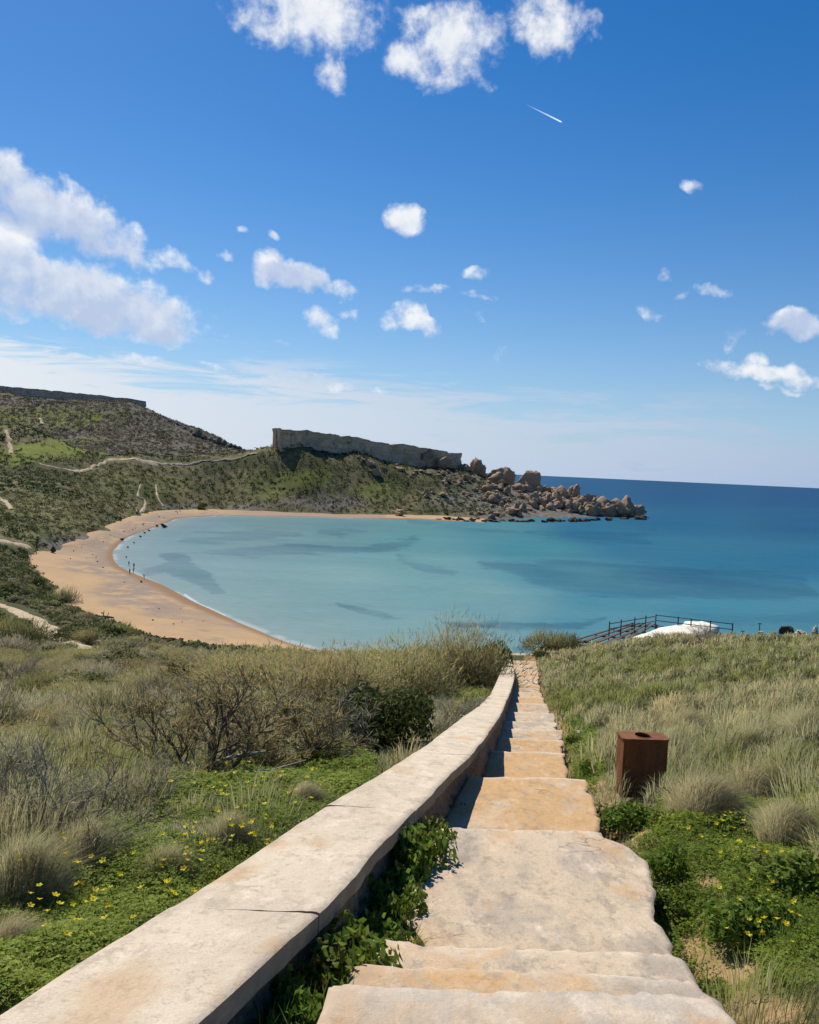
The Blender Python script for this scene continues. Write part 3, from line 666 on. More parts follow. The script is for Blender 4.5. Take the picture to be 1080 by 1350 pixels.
sun = bpy.data.lights.new('sun', 'SUN'); sun.energy = 4.3; sun.angle = R(.53); sun.color = (1, .92, .79)
so = bpy.data.objects.new('sun', sun); COL.objects.link(so)
sv = Vector((math.sin(SUN_AZ) * math.cos(SUN_EL), math.cos(SUN_AZ) * math.cos(SUN_EL), math.sin(SUN_EL)))
so.rotation_euler = sv.to_track_quat('Z', 'Y').to_euler(); so.location = (0, 0, 200)

cam = bpy.data.cameras.new('camera'); co = bpy.data.objects.new('camera', cam); COL.objects.link(co); sc.camera = co
cam.sensor_fit = 'HORIZONTAL'; cam.sensor_width = 36; cam.lens = 36; cam.clip_start = .05; cam.clip_end = 60000
mw = Matrix.Identity(4)
for i in range(3):
    mw[i][0] = RT[i]; mw[i][1] = UP[i]; mw[i][2] = -fw[i]
mw[2][3] = H; co.matrix_world = mw
sc.view_settings.view_transform = 'Standard'; sc.view_settings.look = 'None'; sc.view_settings.exposure = math.log2(EXPF); sc.view_settings.gamma = 1.0
sc.render.engine = 'CYCLES'; sc.cycles.max_bounces = 6; sc.cycles.transparent_max_bounces = 8; sc.cycles.caustics_reflective = False; sc.cycles.caustics_refractive = False
sc.cycles.use_denoising = True
print('world', round(time.time() - T0, 1))

# ================================================================== STEPS AND WALL
def build_steps():
    root = empty('stone_stairway', (0, 0, 0))
    tag(root, 'long flight of worn ramped concrete steps running down to the bay', 'steps')
    # distance and drop of every nosing
    D = [-6, 2.62, 2.98, 3.4, 5.3, 7.9, 11.0, 13.2, 15.2, 16.9, 19.4, 22.4, 24.8, 26.8, 28.8, 30.8, 32.8, 34.8, 37, 39.5, 42, 45, 50.5]
    left_px = {1: [(410, 1352), (425, 1318)], 2: [(430, 1316), (455, 1293)], 3: [(452, 1293), (476, 1262)],
               4: [(506, 1262), (508, 1240), (517, 1206), (541, 1144), (541, 1112), (559, 1094)]}
    right_px = {1: [(978, 1352), (958, 1322)], 2: [(948, 1312), (931, 1304)], 3: [(929, 1303), (905, 1266)], 4: [(893, 1262), (876, 1218), (865, 1176), (855, 1134), (830, 1110), (800, 1102)]}
    rise = [0, .0, .11, .11, .13, .25, .24, .20, .18, .16, .15, .14] + [.12] * 20
    for i in range(1, len(D)):
        d0, d1 = D[i - 1], D[i]
        h0 = (H - Pz(d0)) + rise[i] if i > 1 else 1.0
        h1 = H - Pz(d1)
        if i >= 5: h0 = (H - Pz(d0)) + (.45 if i == 5 else .60) * (h1 - (H - Pz(d0)))
        if i == 1: h0 = 1.36
        d0b = d0 - .04
        L = d1 - d0; nx = 72 if i < 6 else 36; ny = max(8, min(70, int(L / .06)))
        fy = np.linspace(0, 1, ny); y = d0b + (d1 - d0b) * fy; z = H - (h0 + (h1 - h0) * fy)
        def edge(pts, base):
            if pts is None: return base
            Q = []
            for px, py in pts:
                d = ray(px, py); a0 = (H - h0 - (-(h1 - h0)) * 0)
                # ray meets the sloping plane z = H - h0 - s (y - d0)
                s = (h1 - h0) / (d1 - d0b); t = (h0 - s * d0b) / (-(d[2]) - s * d[1]); Q.append((d[1] * t, d[0] * t))
            Q.sort(); return np.interp(y, [q[0] for q in Q], [q[1] for q in Q])
        xl = edge(left_px.get(i), wr(y) - .04); xr = edge(right_px.get(i), er(y))
        if i > 4:                       # each slab a little out of line with the next
            xr = xr + .10 * (vn(np.full(ny, i * 1.7), 0 * y, 0, 5) - .5) + .05 * (vn(y * 3, y * 0, 0, 77) - .5)
        jag = lambda s_: .03 * (fbm(y * 5, y * 0 + i, 0, s_, 4) - .5) + .012 * (vn(y * 26, y * 0, 0, s_ + 3) - .5) - .045 * (1 if s_ == 8 else -1) * np.clip((vn(y * 7 + i, y * 0, 0, s_ + 9) - .66) / .2, 0, 1)
        xl = xl + (jag(3) + .03 * (fbm(y * 11, y * 0 + i * 2.7, 0, 29, 3) - .5) if i <= 4 else 0); xr = xr + jag(8) + (.015 * (fbm(y * 9, y * 0 + i * 1.9, 0, 28, 3) - .5) if i <= 5 else 0)
        if i == 4:                      # broken inner corner
            k = y < 3.86; xl = np.where(k, np.interp(y, [3.35, 3.5, 3.66, 3.78, 3.86], [ext_c(3.35), ext_c(3.5), ext_c(3.66), ext_c(3.78), ext_c(3.86)]), xl)
        fx = .5 - .5 * np.cos(np.linspace(0, math.pi, nx)); X = xl[:, None] + (xr - xl)[:, None] * fx; Y = np.repeat(y[:, None], nx, 1)
        Y = Y + (fy[:, None] ** 3) * .10 * (fbm(X * 1.6, X * 0 + i * 3.1, 0, 12, 4) - .5) * min(1, L)
        Z = np.repeat(z[:, None], nx, 1) + (fbm(X * 1.3, Y * 1.3, 0, 14, 5) - .5) * .05
        e = np.minimum(np.minimum(fx, 1 - fx)[None, :] * (xr - xl)[:, None], ((1 - fy) * L)[:, None])
        Y = Y - (fy[:, None] ** 4) * .018 * np.clip((fbm(X * 9, X * 0 + i * 4.7, 0, 18, 4, .65) - .56) / .06, 0, 1) * min(1, 2 * L)
        Z = Z - .018 * np.clip(1 - e / .035, 0, 1) ** 2 - .008 * sst(.08, 0, ((1 - fy) * L))[:, None] * np.clip((fbm(X * 10, X * 0 + i * 3.3, 0, 19, 4, .65) - .55) / .08, 0, 1)
        top = np.c_[X.ravel(), Y.ravel(), Z.ravel()]
        ring = np.r_[np.arange(nx), np.arange(1, ny) * nx + nx - 1, (ny - 1) * nx + np.arange(nx - 2, -1, -1), np.arange(ny - 2, 0, -1) * nx]
        V = [top, top[ring]]; Fs = [grid_faces(nx, ny)]; b = len(top); nr = len(ring); prev = b + np.arange(nr); b += nr
        for lv, (dz, ins) in enumerate([(.10, .01), (.24, .0), (.42, .03)]):
            P = top[ring].copy(); c = P.mean(0); P[:, 2] -= dz
            P[:, 0] += np.sign(c[0] - P[:, 0]) * ins + (fbm(P[:, 1] * 9, P[:, 2] * 9, P[:, 0] * 9, 44, 3) - .5) * .03
            V.append(P); cur = b + np.arange(nr); nxt = np.roll(np.arange(nr), -1)
            Fs.append(np.c_[prev, cur, cur[nxt], prev[nxt]]); prev = cur; b += nr
        lip = sst(.09 + .03 * L, .0, (1 - fy) * L)[:, None] * (.3 + fbm(X * 3, Y * 3, 0, 71, 4)) * (.45 if i < 5 else 1); dirt = sst(.10 + .28 * min(1, L / 2), .0, fy * L)[:, None] * (.2 + 1.2 * fbm(X * 2, Y * 2, 0, 72, 4)) * (1 if i > 3 else .4)
        dirt = np.maximum(dirt, sst(.28, .02, fx[None, :] * (xr - xl)[:, None]) * .8 * (fbm(X * 3, Y * 3, 0, 73, 4) + .1) * (1 if i > 4 else .5))
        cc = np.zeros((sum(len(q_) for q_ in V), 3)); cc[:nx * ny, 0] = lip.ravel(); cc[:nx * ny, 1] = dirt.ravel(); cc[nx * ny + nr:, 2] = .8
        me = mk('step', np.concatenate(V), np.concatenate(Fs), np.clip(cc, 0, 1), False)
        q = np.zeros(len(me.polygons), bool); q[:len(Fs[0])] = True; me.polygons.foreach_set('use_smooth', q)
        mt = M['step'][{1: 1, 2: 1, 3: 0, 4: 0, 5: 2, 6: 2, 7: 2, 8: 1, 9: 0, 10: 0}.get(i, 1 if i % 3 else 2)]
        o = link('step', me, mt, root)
        if i == 4: tag(o, 'broad grey step with a broken inner corner')
        if i == 5: tag(o, 'orange stained step beside the wall')
    # the broken corner piece, sunk a little
    P = [(508, 1219), (518, 1216), (538, 1226), (550, 1243), (557, 1262), (506, 1263)]
    mb = MB(); pts = [on_zplane(a, b_, H - 2.20) for a, b_ in P]
    c = sum((Vector(p) for p in pts), Vector()) / len(pts)
    n = len(pts); Vv = [tuple(p) for p in pts] + [(p[0], p[1], p[2] - .2) for p in pts]
    mb.add(Vv, [tuple(range(n))] + [(k, (k + 1) % n, n + (k + 1) % n, n + k) for k in range(n)])
    o = mb.build('broken_slab', M['step'][2], root, bevel=.008); tag(o, 'orange slab fragment sunk in a cracked corner')
    return root
def on_zplane(px, py, z):
    p = onz(px, py, z); return p
def ext_c(y):
    Q = np.array([on_zplane(a, b, H - 2.16)[:2] for a, b in [(566, 1263), (586, 1249), (572, 1243), (556, 1238), (545, 1213)]]); Q = Q[np.argsort(Q[:, 1])]
    return float(np.interp(y, Q[:, 1], Q[:, 0]))
stairs = build_steps()

def build_wall():
    root = empty('low_wall', (float(wl(4.)), 4.0, float(Pz(4.))))
    tag(root, 'low rubble wall with a broad pale coping running beside the steps', 'wall')
    org = np.array(root.location)
    cuts = [-5, 1.72, 3.0, 4.9, 7.6, 10.5, 14.5, 19.5, 26, 34, 41.5, 47.5]
    def ztop(y): return Pz(y) + WH(y) + (fbm(y * .8, y * 0, 0, 91, 3) - .5) * .015
    for i in range(len(cuts) - 1):
        a, b = cuts[i] + .004, cuts[i + 1] - .004
        ny = int(np.clip((b - a) / .04, 12, 110)); nx = 22
        y = np.linspace(a, b, ny); lx = wl(y) + .018 * (fbm(y * 3, y * 0, 0, 5, 4) - .5); rx = wr(y) + .025 * (fbm(y * 2.4, y * 0, 0, 6, 4) - .5)
        fx = .5 - .5 * np.cos(np.linspace(0, math.pi, nx)); X = lx[:, None] + (rx - lx)[:, None] * fx
        skew = .10 * (vn(np.array([i * 1.3]), np.array([0.]), 0, 3)[0] - .5)
        Y = y[:, None] + (fx[None, :] - .5) * skew + .012 * (fbm(X * 14, X * 0 + i, 0, 9, 3) - .5) * np.where((np.arange(ny) < 2) | (np.arange(ny) > ny - 3), 1, 0)[:, None]
        Z = ztop(y)[:, None] + (fbm(X * 2.5, Y * 2.5, 0, 41, 5) - .5) * .012
        e = np.minimum(fx, 1 - fx)[None, :] * (rx - lx)[:, None]; Z = Z - .009 * np.clip(1 - e / .03, 0, 1) ** 2
        top = np.c_[X.ravel(), Y.ravel(), Z.ravel()]
        ring = np.r_[np.arange(nx), np.arange(1, ny) * nx + nx - 1, (ny - 1) * nx + np.arange(nx - 2, -1, -1), np.arange(ny - 2, 0, -1) * nx]
        V = [top, top[ring]]; Fs = [grid_faces(nx, ny)]; bb = len(top); nr = len(ring); prev = bb + np.arange(nr); bb += nr
        for dz in (.035, .075):
            P = top[ring].copy(); P[:, 2] -= dz + .02 * (fbm(P[:, 1] * 5, P[:, 0] * 5, 0, 7, 3) - .5); P[:, 0] += .02 * (fbm(P[:, 1] * 8, P[:, 2] * 8, 0, 8, 3) - .5)
            V.append(P); cur = bb + np.arange(nr); nxt = np.roll(np.arange(nr), -1); Fs.append(np.c_[prev, cur, cur[nxt], prev[nxt]]); prev = cur; bb += nr
        cc = np.zeros((sum(len(q_) for q_ in V), 3)); cc[nx * ny:, 2] = 1.0; ed = np.minimum(fx, 1 - fx)[None, :] * (rx - lx)[:, None]; cc[:nx * ny, 2] = (sst(.07, .0, ed) * .7 * (fbm(X * 5, Y * 5, 0, 75, 4) - .1)).ravel(); cc[:nx * ny, 1] = (.45 * sst(.64, .74, fbm(X * 2.6, Y * 2.6, 0, 76, 5))).ravel()  # coping sides get the darker tone, their shade painted in
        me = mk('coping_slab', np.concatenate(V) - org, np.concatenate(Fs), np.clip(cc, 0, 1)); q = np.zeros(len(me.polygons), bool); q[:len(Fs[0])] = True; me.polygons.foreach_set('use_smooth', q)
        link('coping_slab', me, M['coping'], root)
    def worley(a, b, seed):
        ia, ib = np.floor(a).astype(np.int64), np.floor(b).astype(np.int64); d1 = np.full(a.shape, 9.0); d2 = np.full(a.shape, 9.0)
        for i in (-1, 0, 1):
            for j in (-1, 0, 1):
                z0 = np.zeros_like(ia); fx_ = ia + i + _h(ia + i, ib + j, z0, seed); fy_ = ib + j + _h(ia + i, ib + j, z0, seed + 1); d = np.hypot(a - fx_, b - fy_)
                d2 = np.minimum(d2, np.maximum(d1, d)); d1 = np.minimum(d1, d)
        return d1, d2
    y = np.concatenate([np.linspace(-5, 1, 30)[:-1], np.linspace(1, 9, 520)[:-1], np.linspace(9, 48, 700)]); nz = 30
    for side in (0, 1):
        base = (wl(y) + .03) if side == 0 else (wr(y) - .03)
        sgn = -1 if side == 0 else 1; fz = np.linspace(0, 1, nz)
        zt = ztop(y) - .06; zb = Pz(y) - .5
        Y = np.repeat(y[:, None], nz, 1); Z = zt[:, None] + (zb - zt)[:, None] * fz
        d1, d2 = worley(Y * 7.5 + .5 * fbm(Y * 3, Z * 3, 0, 5, 3), (Z - Pz(Y)) * 11, 17 + side)
        stone = sst(.02, .18, d2 - d1) * (1.1 - d1) * sst(.10, .40, fz)[None, :]
        X = base[:, None] + sgn * ((fbm(Y * 2.5, Z * 2.5, 0, 33, 3) - .5) * .05 - .03 + .045 * stone + (fbm(Y * 14, Z * 14, 0, 35, 5, .65) - .5) * .035) * np.clip(fz * 6, .1, 1)[None, :]
        fs = grid_faces(nz, len(y)); fs = fs if side == 0 else fs[:, ::-1]
        link('rubble_face', mk('rubble_face', np.c_[X.ravel(), Y.ravel(), Z.ravel()] - org, fs), M['rubble'], root)
    return root
wall = build_wall()

# ------------------------------------------------------------------ footpaths on the slopes
def build_track(pts, widths, label):
    Q = np.array([hit(px, py, 20) for px, py in pts]); n = 40 * len(pts)
    t = np.linspace(0, len(Q) - 1, n); i = np.clip(t.astype(int), 0, len(Q) - 2); f = (t - i)[:, None]
    p0 = Q[np.maximum(i - 1, 0)]; p1 = Q[i]; p2 = Q[i + 1]; p3 = Q[np.minimum(i + 2, len(Q) - 1)]
    P = .5 * (2 * p1 + (p2 - p0) * f + (2 * p0 - 5 * p1 + 4 * p2 - p3) * f ** 2 + (3 * p1 - p0 - 3 * p2 + p3) * f ** 3)
    tan = np.gradient(P[:, :2], axis=0); tan /= np.linalg.norm(tan, axis=1)[:, None] + 1e-9; nrm = np.c_[-tan[:, 1], tan[:, 0]]
    w = np.interp(t, np.arange(len(widths)), widths) * (.55 + .9 * fbm(t * 1.7, t * 0, 0, 19, 3))
    k = np.linspace(-.5, .5, 7); ed = np.where(k < 0, (.35 + 1.3 * fbm(t * 6, t * 0, 0, 23, 4))[:, None], (.35 + 1.3 * fbm(t * 6, t * 0, 0, 24, 4))[:, None]); kk = k[None, :] * ed
    X = P[:, None, 0] + nrm[:, None, 0] * w[:, None] * kk; Y = P[:, None, 1] + nrm[:, None, 1] * w[:, None] * kk
    Z = ground_z(X.ravel(), Y.ravel()).reshape(X.shape) + .05 + .0012 * np.hypot(X, Y) - np.abs(k)[None, :] ** 2 * (.2 + .004 * np.hypot(X, Y))
    o = link('footpath', mk('footpath', np.c_[X.ravel(), Y.ravel(), Z.ravel()], grid_faces(7, n), None, True), M['track'])
    tag(o, label, kind='structure')
build_track([(-40, 792), (0, 799), (30, 810), (55, 824), (78, 840), (98, 850), (108, 858)], [2.2, 2.2, 2.2, 2.4, 2.2, 1.8, 1.4], 'sandy footpath curving through scrub at the left edge')
build_track([(8, 568), (12, 584), (15, 598)], [2.5, 3, 3], 'pale track climbing the green saddle')
build_track([(-10, 710), (8, 714), (24, 718), (40, 722)], [4, 4, 3.4, 3], 'bare sandy bank above the beach')
build_track([(-6, 655), (8, 662), (15, 672)], [2, 2, 2], 'short pale track on the left slope')
build_track([(52, 612), (70, 616), (92, 620), (122, 617), (140, 608)], [2, 2, 2.5, 2.5, 3], 'pale track crossing the saddle')
build_track([(140, 607), (165, 606), (190, 609), (218, 612), (240, 612)], [5, 7, 6, 4, 3], 'bare pale crest of the saddle')
build_track([(236, 613), (262, 610), (292, 607), (320, 603), (338, 598)], [2.5, 2.5, 2.5, 3, 4], 'ridge track leading to the rock table')
build_track([(186, 640), (182, 655), (192, 664), (180, 676)], [1.4, 1.2, 1.6, 1.6], 'eroded runnel on the saddle slope')
build_track([(206, 640), (208, 655), (216, 668)], [1.6, 1.4, 1.6], 'second eroded runnel on the saddle slope')
build_track([(52, 552), (56, 560)], [4, 4], 'pale track on the far hill')
print('steps', round(time.time() - T0, 1))

# ================================================================== ROCK
def ico(sub):
    bm = bmesh.new(); bmesh.ops.create_icosphere(bm, subdivisions=sub, radius=1); 
    V = np.array([v.co[:] for v in bm.verts]); Fs = np.array([[v.index for v in f.verts] for f in bm.faces]); bm.free(); return V, Fs
def boulder_mesh(name, seed, sub=4, angular=.5, size=(1, 1, 1)):
    V, Fs = ico(sub); rg = np.random.default_rng(seed)
    for k in range(15):                                   # planar chips
        n = rg.normal(size=3) * [1, 1, .7]; n /= np.linalg.norm(n); o = rg.uniform(.38, .85)
        d = V @ n; V = V - np.outer(np.maximum(d - o, 0) * angular * 1.7, n)
    nn = V / (np.linalg.norm(V, axis=1)[:, None] + 1e-9)
    q = fbm(nn[:, 0] * 2.2 + seed, nn[:, 1] * 2.2, nn[:, 2] * 2.6, seed, 5, .55) - .5
    q2 = np.abs(fbm(nn[:, 0] * 5 + seed, nn[:, 1] * 5, nn[:, 2] * 8, seed + 5, 4, .6) - .5)
    V = V + nn * (q * .75 - q2 * .6)[:, None]
    V = V * np.array(size); V[:, 2] = np.maximum(V[:, 2], -.75 * size[2])
    return mk(name, V, Fs, None, False)
def cliff(top_px, dist, thick, hgt, seed, mat, label, jag=2.0, name='cliff', step=1.1, kind='structure', cat=None):
    """a long rock table: a vertical weathered face with ledges and clefts, a flat top and a back face"""
    P = np.array([atd(px, py, d) for (px, py), d in zip(top_px, dist)])
    seg = np.r_[0, np.cumsum(np.hypot(*np.diff(P[:, :2], axis=0).T))]; n = int(seg[-1] / step); t = np.linspace(0, seg[-1], n)
    C_ = np.c_[[np.interp(t, seg, P[:, k]) for k in range(3)]].T
    Hh = np.interp(t, seg, hgt)
    # ring round the table: front left->right, right end, back right->left, left end
    tan = np.gradient(C_[:, :2], axis=0); tan /= np.linalg.norm(tan, axis=1)[:, None]; back = np.c_[-tan[:, 1], tan[:, 0]]
    th = np.interp(t, seg, thick)
    m = 10; fr = C_[:, :2]; bk = C_[:, :2] + back * th[:, None]
    endR = [fr[-1] + (bk[-1] - fr[-1]) * k / m for k in range(1, m)]; endL = [bk[0] + (fr[0] - bk[0]) * k / m for k in range(1, m)]
    ring = np.concatenate([fr, endR, bk[::-1], endL]); zt = np.concatenate([C_[:, 2], np.full(m - 1, C_[-1, 2]), C_[::-1, 2], np.full(m - 1, C_[0, 2])]); hh = np.concatenate([Hh, np.full(m - 1, Hh[-1]), Hh[::-1], np.full(m - 1, Hh[0])])
    cen = np.concatenate([.5 * (fr + bk), np.repeat(.5 * (fr + bk)[-1:], m - 1, 0), .5 * (fr + bk)[::-1], np.repeat(.5 * (fr + bk)[:1], m - 1, 0)])
    out = ring - cen; out /= np.linalg.norm(out, axis=1)[:, None] + 1e-9
    nr = len(ring); lv = 26; V = []
    ar = np.arange(nr) * step
    for j in range(lv):
        f = j / (lv - 1); z = zt - f * hh
        ledge = (vn(np.full(nr, j * .55), ar * .004, 0, seed) - .5) * .9 + .9 * f ** 2
        cleft = np.maximum(0, .62 - fbm(ar * .11, z * .03, 0, seed + 2, 3)) * -4.5 + (fbm(ar * .25, z * .35, 0, seed + 4, 4) - .5) * 2.2
        off = (ledge + cleft * (.3 + .7 * min(1, f * 3))) * jag
        XY = ring + out * off[:, None]
        zz = z + ((fbm(ar * .09, ar * 0, 0, seed + 7, 5, .6) - .5) * 3.2 - 1.6 * np.clip((vn(ar * .07, ar * 0, 0, seed + 8) - .72) / .1, 0, 1)) * jag * .5 * (1 - f) ** 2
        V.append(np.c_[XY, zz])
    V = np.concatenate(V); ids = np.arange(nr); nx = np.roll(ids, -1)
    Fs = [np.c_[j * nr + ids, (j + 1) * nr + ids, (j + 1) * nr + nx, j * nr + nx] for j in range(lv - 1)]
    # lid
    q = len(fr); a = np.arange(q - 1); bI = q + m - 1
    bidx = bI + np.arange(q)[::-1]
    Fs.append(np.c_[a, a + 1, bidx[a + 1], bidx[a]])
    o = link(name, mk(name, V, np.concatenate(Fs)), mat); tag(o, label, cat, kind=kind); return o
cliff([(372, 565), (400, 568), (450, 574), (500, 581), (550, 588.5), (585, 594), (609, 598)], [628, 640, 662, 690, 722, 748, 768], [16, 22, 26, 26, 24, 20, 14], [19, 20, 22, 23, 25, 26, 26], 3, M['cliff'], 'long flat topped limestone table standing over the bay', 2.0)
cliff([(-120, 491), (0, 508.5), (60, 514), (120, 520), (172, 525.5), (180, 531)], [1300, 1290, 1285, 1280, 1272, 1272], [80, 80, 80, 80, 60, 20], [14, 14, 14, 12, 9, 6], 13, M['farcliff'], 'cliff rim of the far plateau on the left', 1.6, step=2.0)

BV = [boulder_mesh('boulder', 100 + k, 4) for k in range(7)]
BL = [boulder_mesh('boulder', 200 + k, 3, .6) for k in range(6)]
def boulder(px, py, wpx, hpx, var, label, group=None, d=None, mat=None, hi=True, rot=None, depth=None, sink=.15):
    P = hit(px, py, 20) if d is None else atd(px, py, d)
    y = P[1]; w = wpx * y / F / 2; h = hpx * y / F / 1.45
    me = (BV if hi else BL)[var % (7 if hi else 6)]
    if mat is not None: 
        me = me.copy(); me.materials.clear(); me.materials.append(mat)
    elif not me.materials: me.materials.append(M['boulder'])
    o = bpy.data.objects.new('boulder', me); COL.objects.link(o)
    o.location = (P[0], P[1] + w * .5, P[2] + h * (.72 - sink)); o.scale = (w * .98, (depth or w * .9), h * .92); o.rotation_euler.z = rot if rot is not None else random.uniform(-.5, .5)
    o.name = {'wet': 'wet_rock', 'dar': 'beach_stone', 'cra': 'crag'}.get((group or '')[:3], 'boulder'); return tag(o, label, 'boulder', group)
M['crag'] = mat_rock('crag_rock', (.15, .14, .12), (.10, .098, .085), (.21, .19, .165), .12, 1.0)
rg = np.random.default_rng(8)
for k in range(46):                                          # crags stepping down the far ridge
    f = (k + rg.random()) / 46; px = 176 + 150 * f; py = np.interp(px, [176, 200, 224, 256, 290, 326], [533, 549, 558, 571, 583, 595]) + rg.uniform(1, 9) * (k % 2); d = np.interp(px, [176, 224, 256, 290, 326], [1268, 1212, 1172, 1142, 1112])
    boulder(px, float(py) + 2, rg.uniform(7, 15), rg.uniform(5, 10), int(rg.integers(6)), 'grey crag on the broken crest of the far ridge', 'crags along the far ridge', float(d), M['crag'], False, rg.uniform(0, 6), None, .3)
# the large rocks that make the silhouette of the point, each by name
for a in [(628, 642, 54, 44, 0, 'broad brown rock shoulder below the right end of the rock table', 770), (662, 648, 46, 36, 1, 'grey rock knob next right of the brown shoulder on the skyline', 765), (700, 661, 44, 38, 2, 'tall two tiered dark rock breaking the horizon line', 748),
          (700, 640, 26, 17, 3, 'orange cap rock perched on the two tiered dark rock', 752), (735, 663, 30, 24, 4, 'rounded orange rock between the tiered rock and the pale stack', 742), (757, 664, 26, 28, 5, 'dark cleft rock left of the pale pointed stack', 738),
          (783, 682, 34, 36, 6, 'pale pointed rock stack near the end of the point', 728), (802, 685, 42, 24, 0, 'wide pale boulder leaning on the pointed stack', 722), (824, 681, 18, 18, 2, 'small dark rock wedged between the last two pale boulders', 730), (840, 685, 34, 20, 3, 'last pale boulder at the very tip of the point', 724),
          (745, 684, 40, 28, 1, 'sunlit orange boulder at the waterline below the rounded rock', 716), (585, 622, 36, 22, 5, 'brown fallen block under the middle of the rock table', 735), (497, 630, 22, 14, 6, 'pale cube shaped block alone on the green slope', 640), (528, 622, 24, 8, 4, 'flat pale slab lying on the slope under the rock table', 670),
          (527, 679, 22, 7, 2, 'flat pale rock on the far shore left of the sand strip', 572), (609, 633, 34, 24, 1, 'grey outcrop right below the corner of the rock table', 760), (560, 606, 40, 14, 3, 'dark overhanging block at the foot of the rock table', 730)]:
    boulder(a[0], a[1], a[2], a[3], a[4], a[5], None, a[6], None, True, None, None, .1)
rg = np.random.default_rng(5)
cnt = 0
for k in range(900):                                         # jumble of rocks down the point
    u = rg.random(); px = 560 + 280 * u ** .75; lo = np.interp(px, [560, 600, 640, 700, 760, 820, 850], [640, 630, 634, 642, 656, 676, 682]); hi_ = np.interp(px, [560, 640, 700, 760, 850], [676, 688, 691, 690, 687])
    py = rg.uniform(lo, hi_)
    if px < 640 and rg.random() < .6: continue
    sz = rg.uniform(5.5, 15) * (2.0 if rg.random() < .14 else 1) * (1.15 if px > 680 else .85)
    d = float(np.interp((py - lo) / (hi_ - lo + 1e-6), [0, 1], np.interp(px, [560, 640, 760, 850], [[735, 590], [768, 600], [735, 690], [728, 715]][0:4] and [720, 765, 738, 728]) * np.array([1, 0]) + np.interp(px, [560, 640, 700, 760, 850], [585, 585, 640, 690, 715]) * np.array([0, 1])))
    P = atd(px, py, d); gz = float(ground_z(np.array([P[0]]), np.array([P[1]]))[0])
    if px < 690: 
        P2 = hit(px, py, 300); d = P2[1]
        if not 540 < d < 800: continue
    if P[2] < -.5: continue
    boulder(px, py, sz * rg.uniform(.8, 1.5), sz * rg.uniform(.5, .9), int(rg.integers(6)), 'brown limestone boulder in the jumble covering the rocky point', 'boulders of the rocky point', d, None, False, rg.uniform(0, 6), None, .12)
    cnt += 1
    if cnt > 250: break
for k in range(26):                                          # blocks fallen from the rock table
    px = rg.uniform(470, 618); py = np.interp(px, [470, 540, 618], [603, 617, 624]) + rg.uniform(0, 16) * (1 if px > 500 else .5); P = hit(px, float(py), 300)
    if P[1] > 540: boulder(px, float(py), rg.uniform(5, 15), rg.uniform(3.5, 8), int(rg.integers(6)), 'grey block fallen at the foot of the rock table', 'fallen blocks below the rock table', P[1], None, False, rg.uniform(0, 6), None, .2)
for k in range(64):                                          # dark wet rocks along the foot of the point
    px = rg.uniform(575, 850); py = np.interp(px, [575, 640, 700, 760, 850], [684.5, 687.5, 688.5, 687, 684.5]) + rg.uniform(-1.2, 1.2); P = onz(px, py, 0)
    boulder(px, py, rg.uniform(5, 17), rg.uniform(2.5, 6.5), int(rg.integers(6)), 'dark wet rock at the waterline of the rocky point', 'wet rocks along the point', P[1], M['boulder_dark'], False, rg.uniform(0, 6), None, .3)
for px, py, w, h in [(215, 695, 11, 6), (207, 694, 5, 3), (196, 700, 4, 2.5), (190, 703, 5, 2.5), (168, 722, 5, 3), (176, 716, 4, 2), (185, 708, 5, 2.5), (160, 712, 8, 4), (145, 708, 10, 4), (125, 705, 9, 4), (152, 700, 8, 3.5), (140, 716, 7, 3.5), (121, 733, 5, 3), (135, 750, 6, 4), (128, 742, 4, 3), (110, 712, 8, 4), (166, 735, 4, 2.5), (186, 768, 4, 3), (164, 770, 5, 3.5), (174, 778, 4, 3), (150, 760, 5, 3)]:
    P = onz(px, py, .4); boulder(px, py, w, h, int(rg.integers(6)), 'dark stone scattered in the pebble band at the head of the beach' if (px, py) != (215, 695) else 'largest dark rock sitting in the shallows at the beach head', None if (px, py) == (215, 695) else 'dark stones at the beach head', P[1], M['boulder_dark'], False, None, None, .25)
for k in range(26):                                          # stones strewn over the pebble band
    i = int(rg.uniform(.16, .70) * len(BWs)); f = rg.uniform(-.02, .75); q = BWs[i] * (1 - f) + BIs[i] * f; q[2] = .2 + 2.6 * f; px, py = proj(q)
    boulder(float(px), float(py), rg.uniform(1.6, 4.0), rg.uniform(1.0, 2.0), int(rg.integers(6)), 'dark stone scattered in the pebble band at the head of the beach', 'dark stones at the beach head', float(q[1]), M['boulder_dark' if k % 4 == 0 else 'boulder'], False, None, None, .3)
P = onz(69, 728, 2.6); boulder(69, 728, 9, 8, 2, 'single black rock on the orange sand at the upper left of the beach', None, P[1], M['boulder_dark'], False)
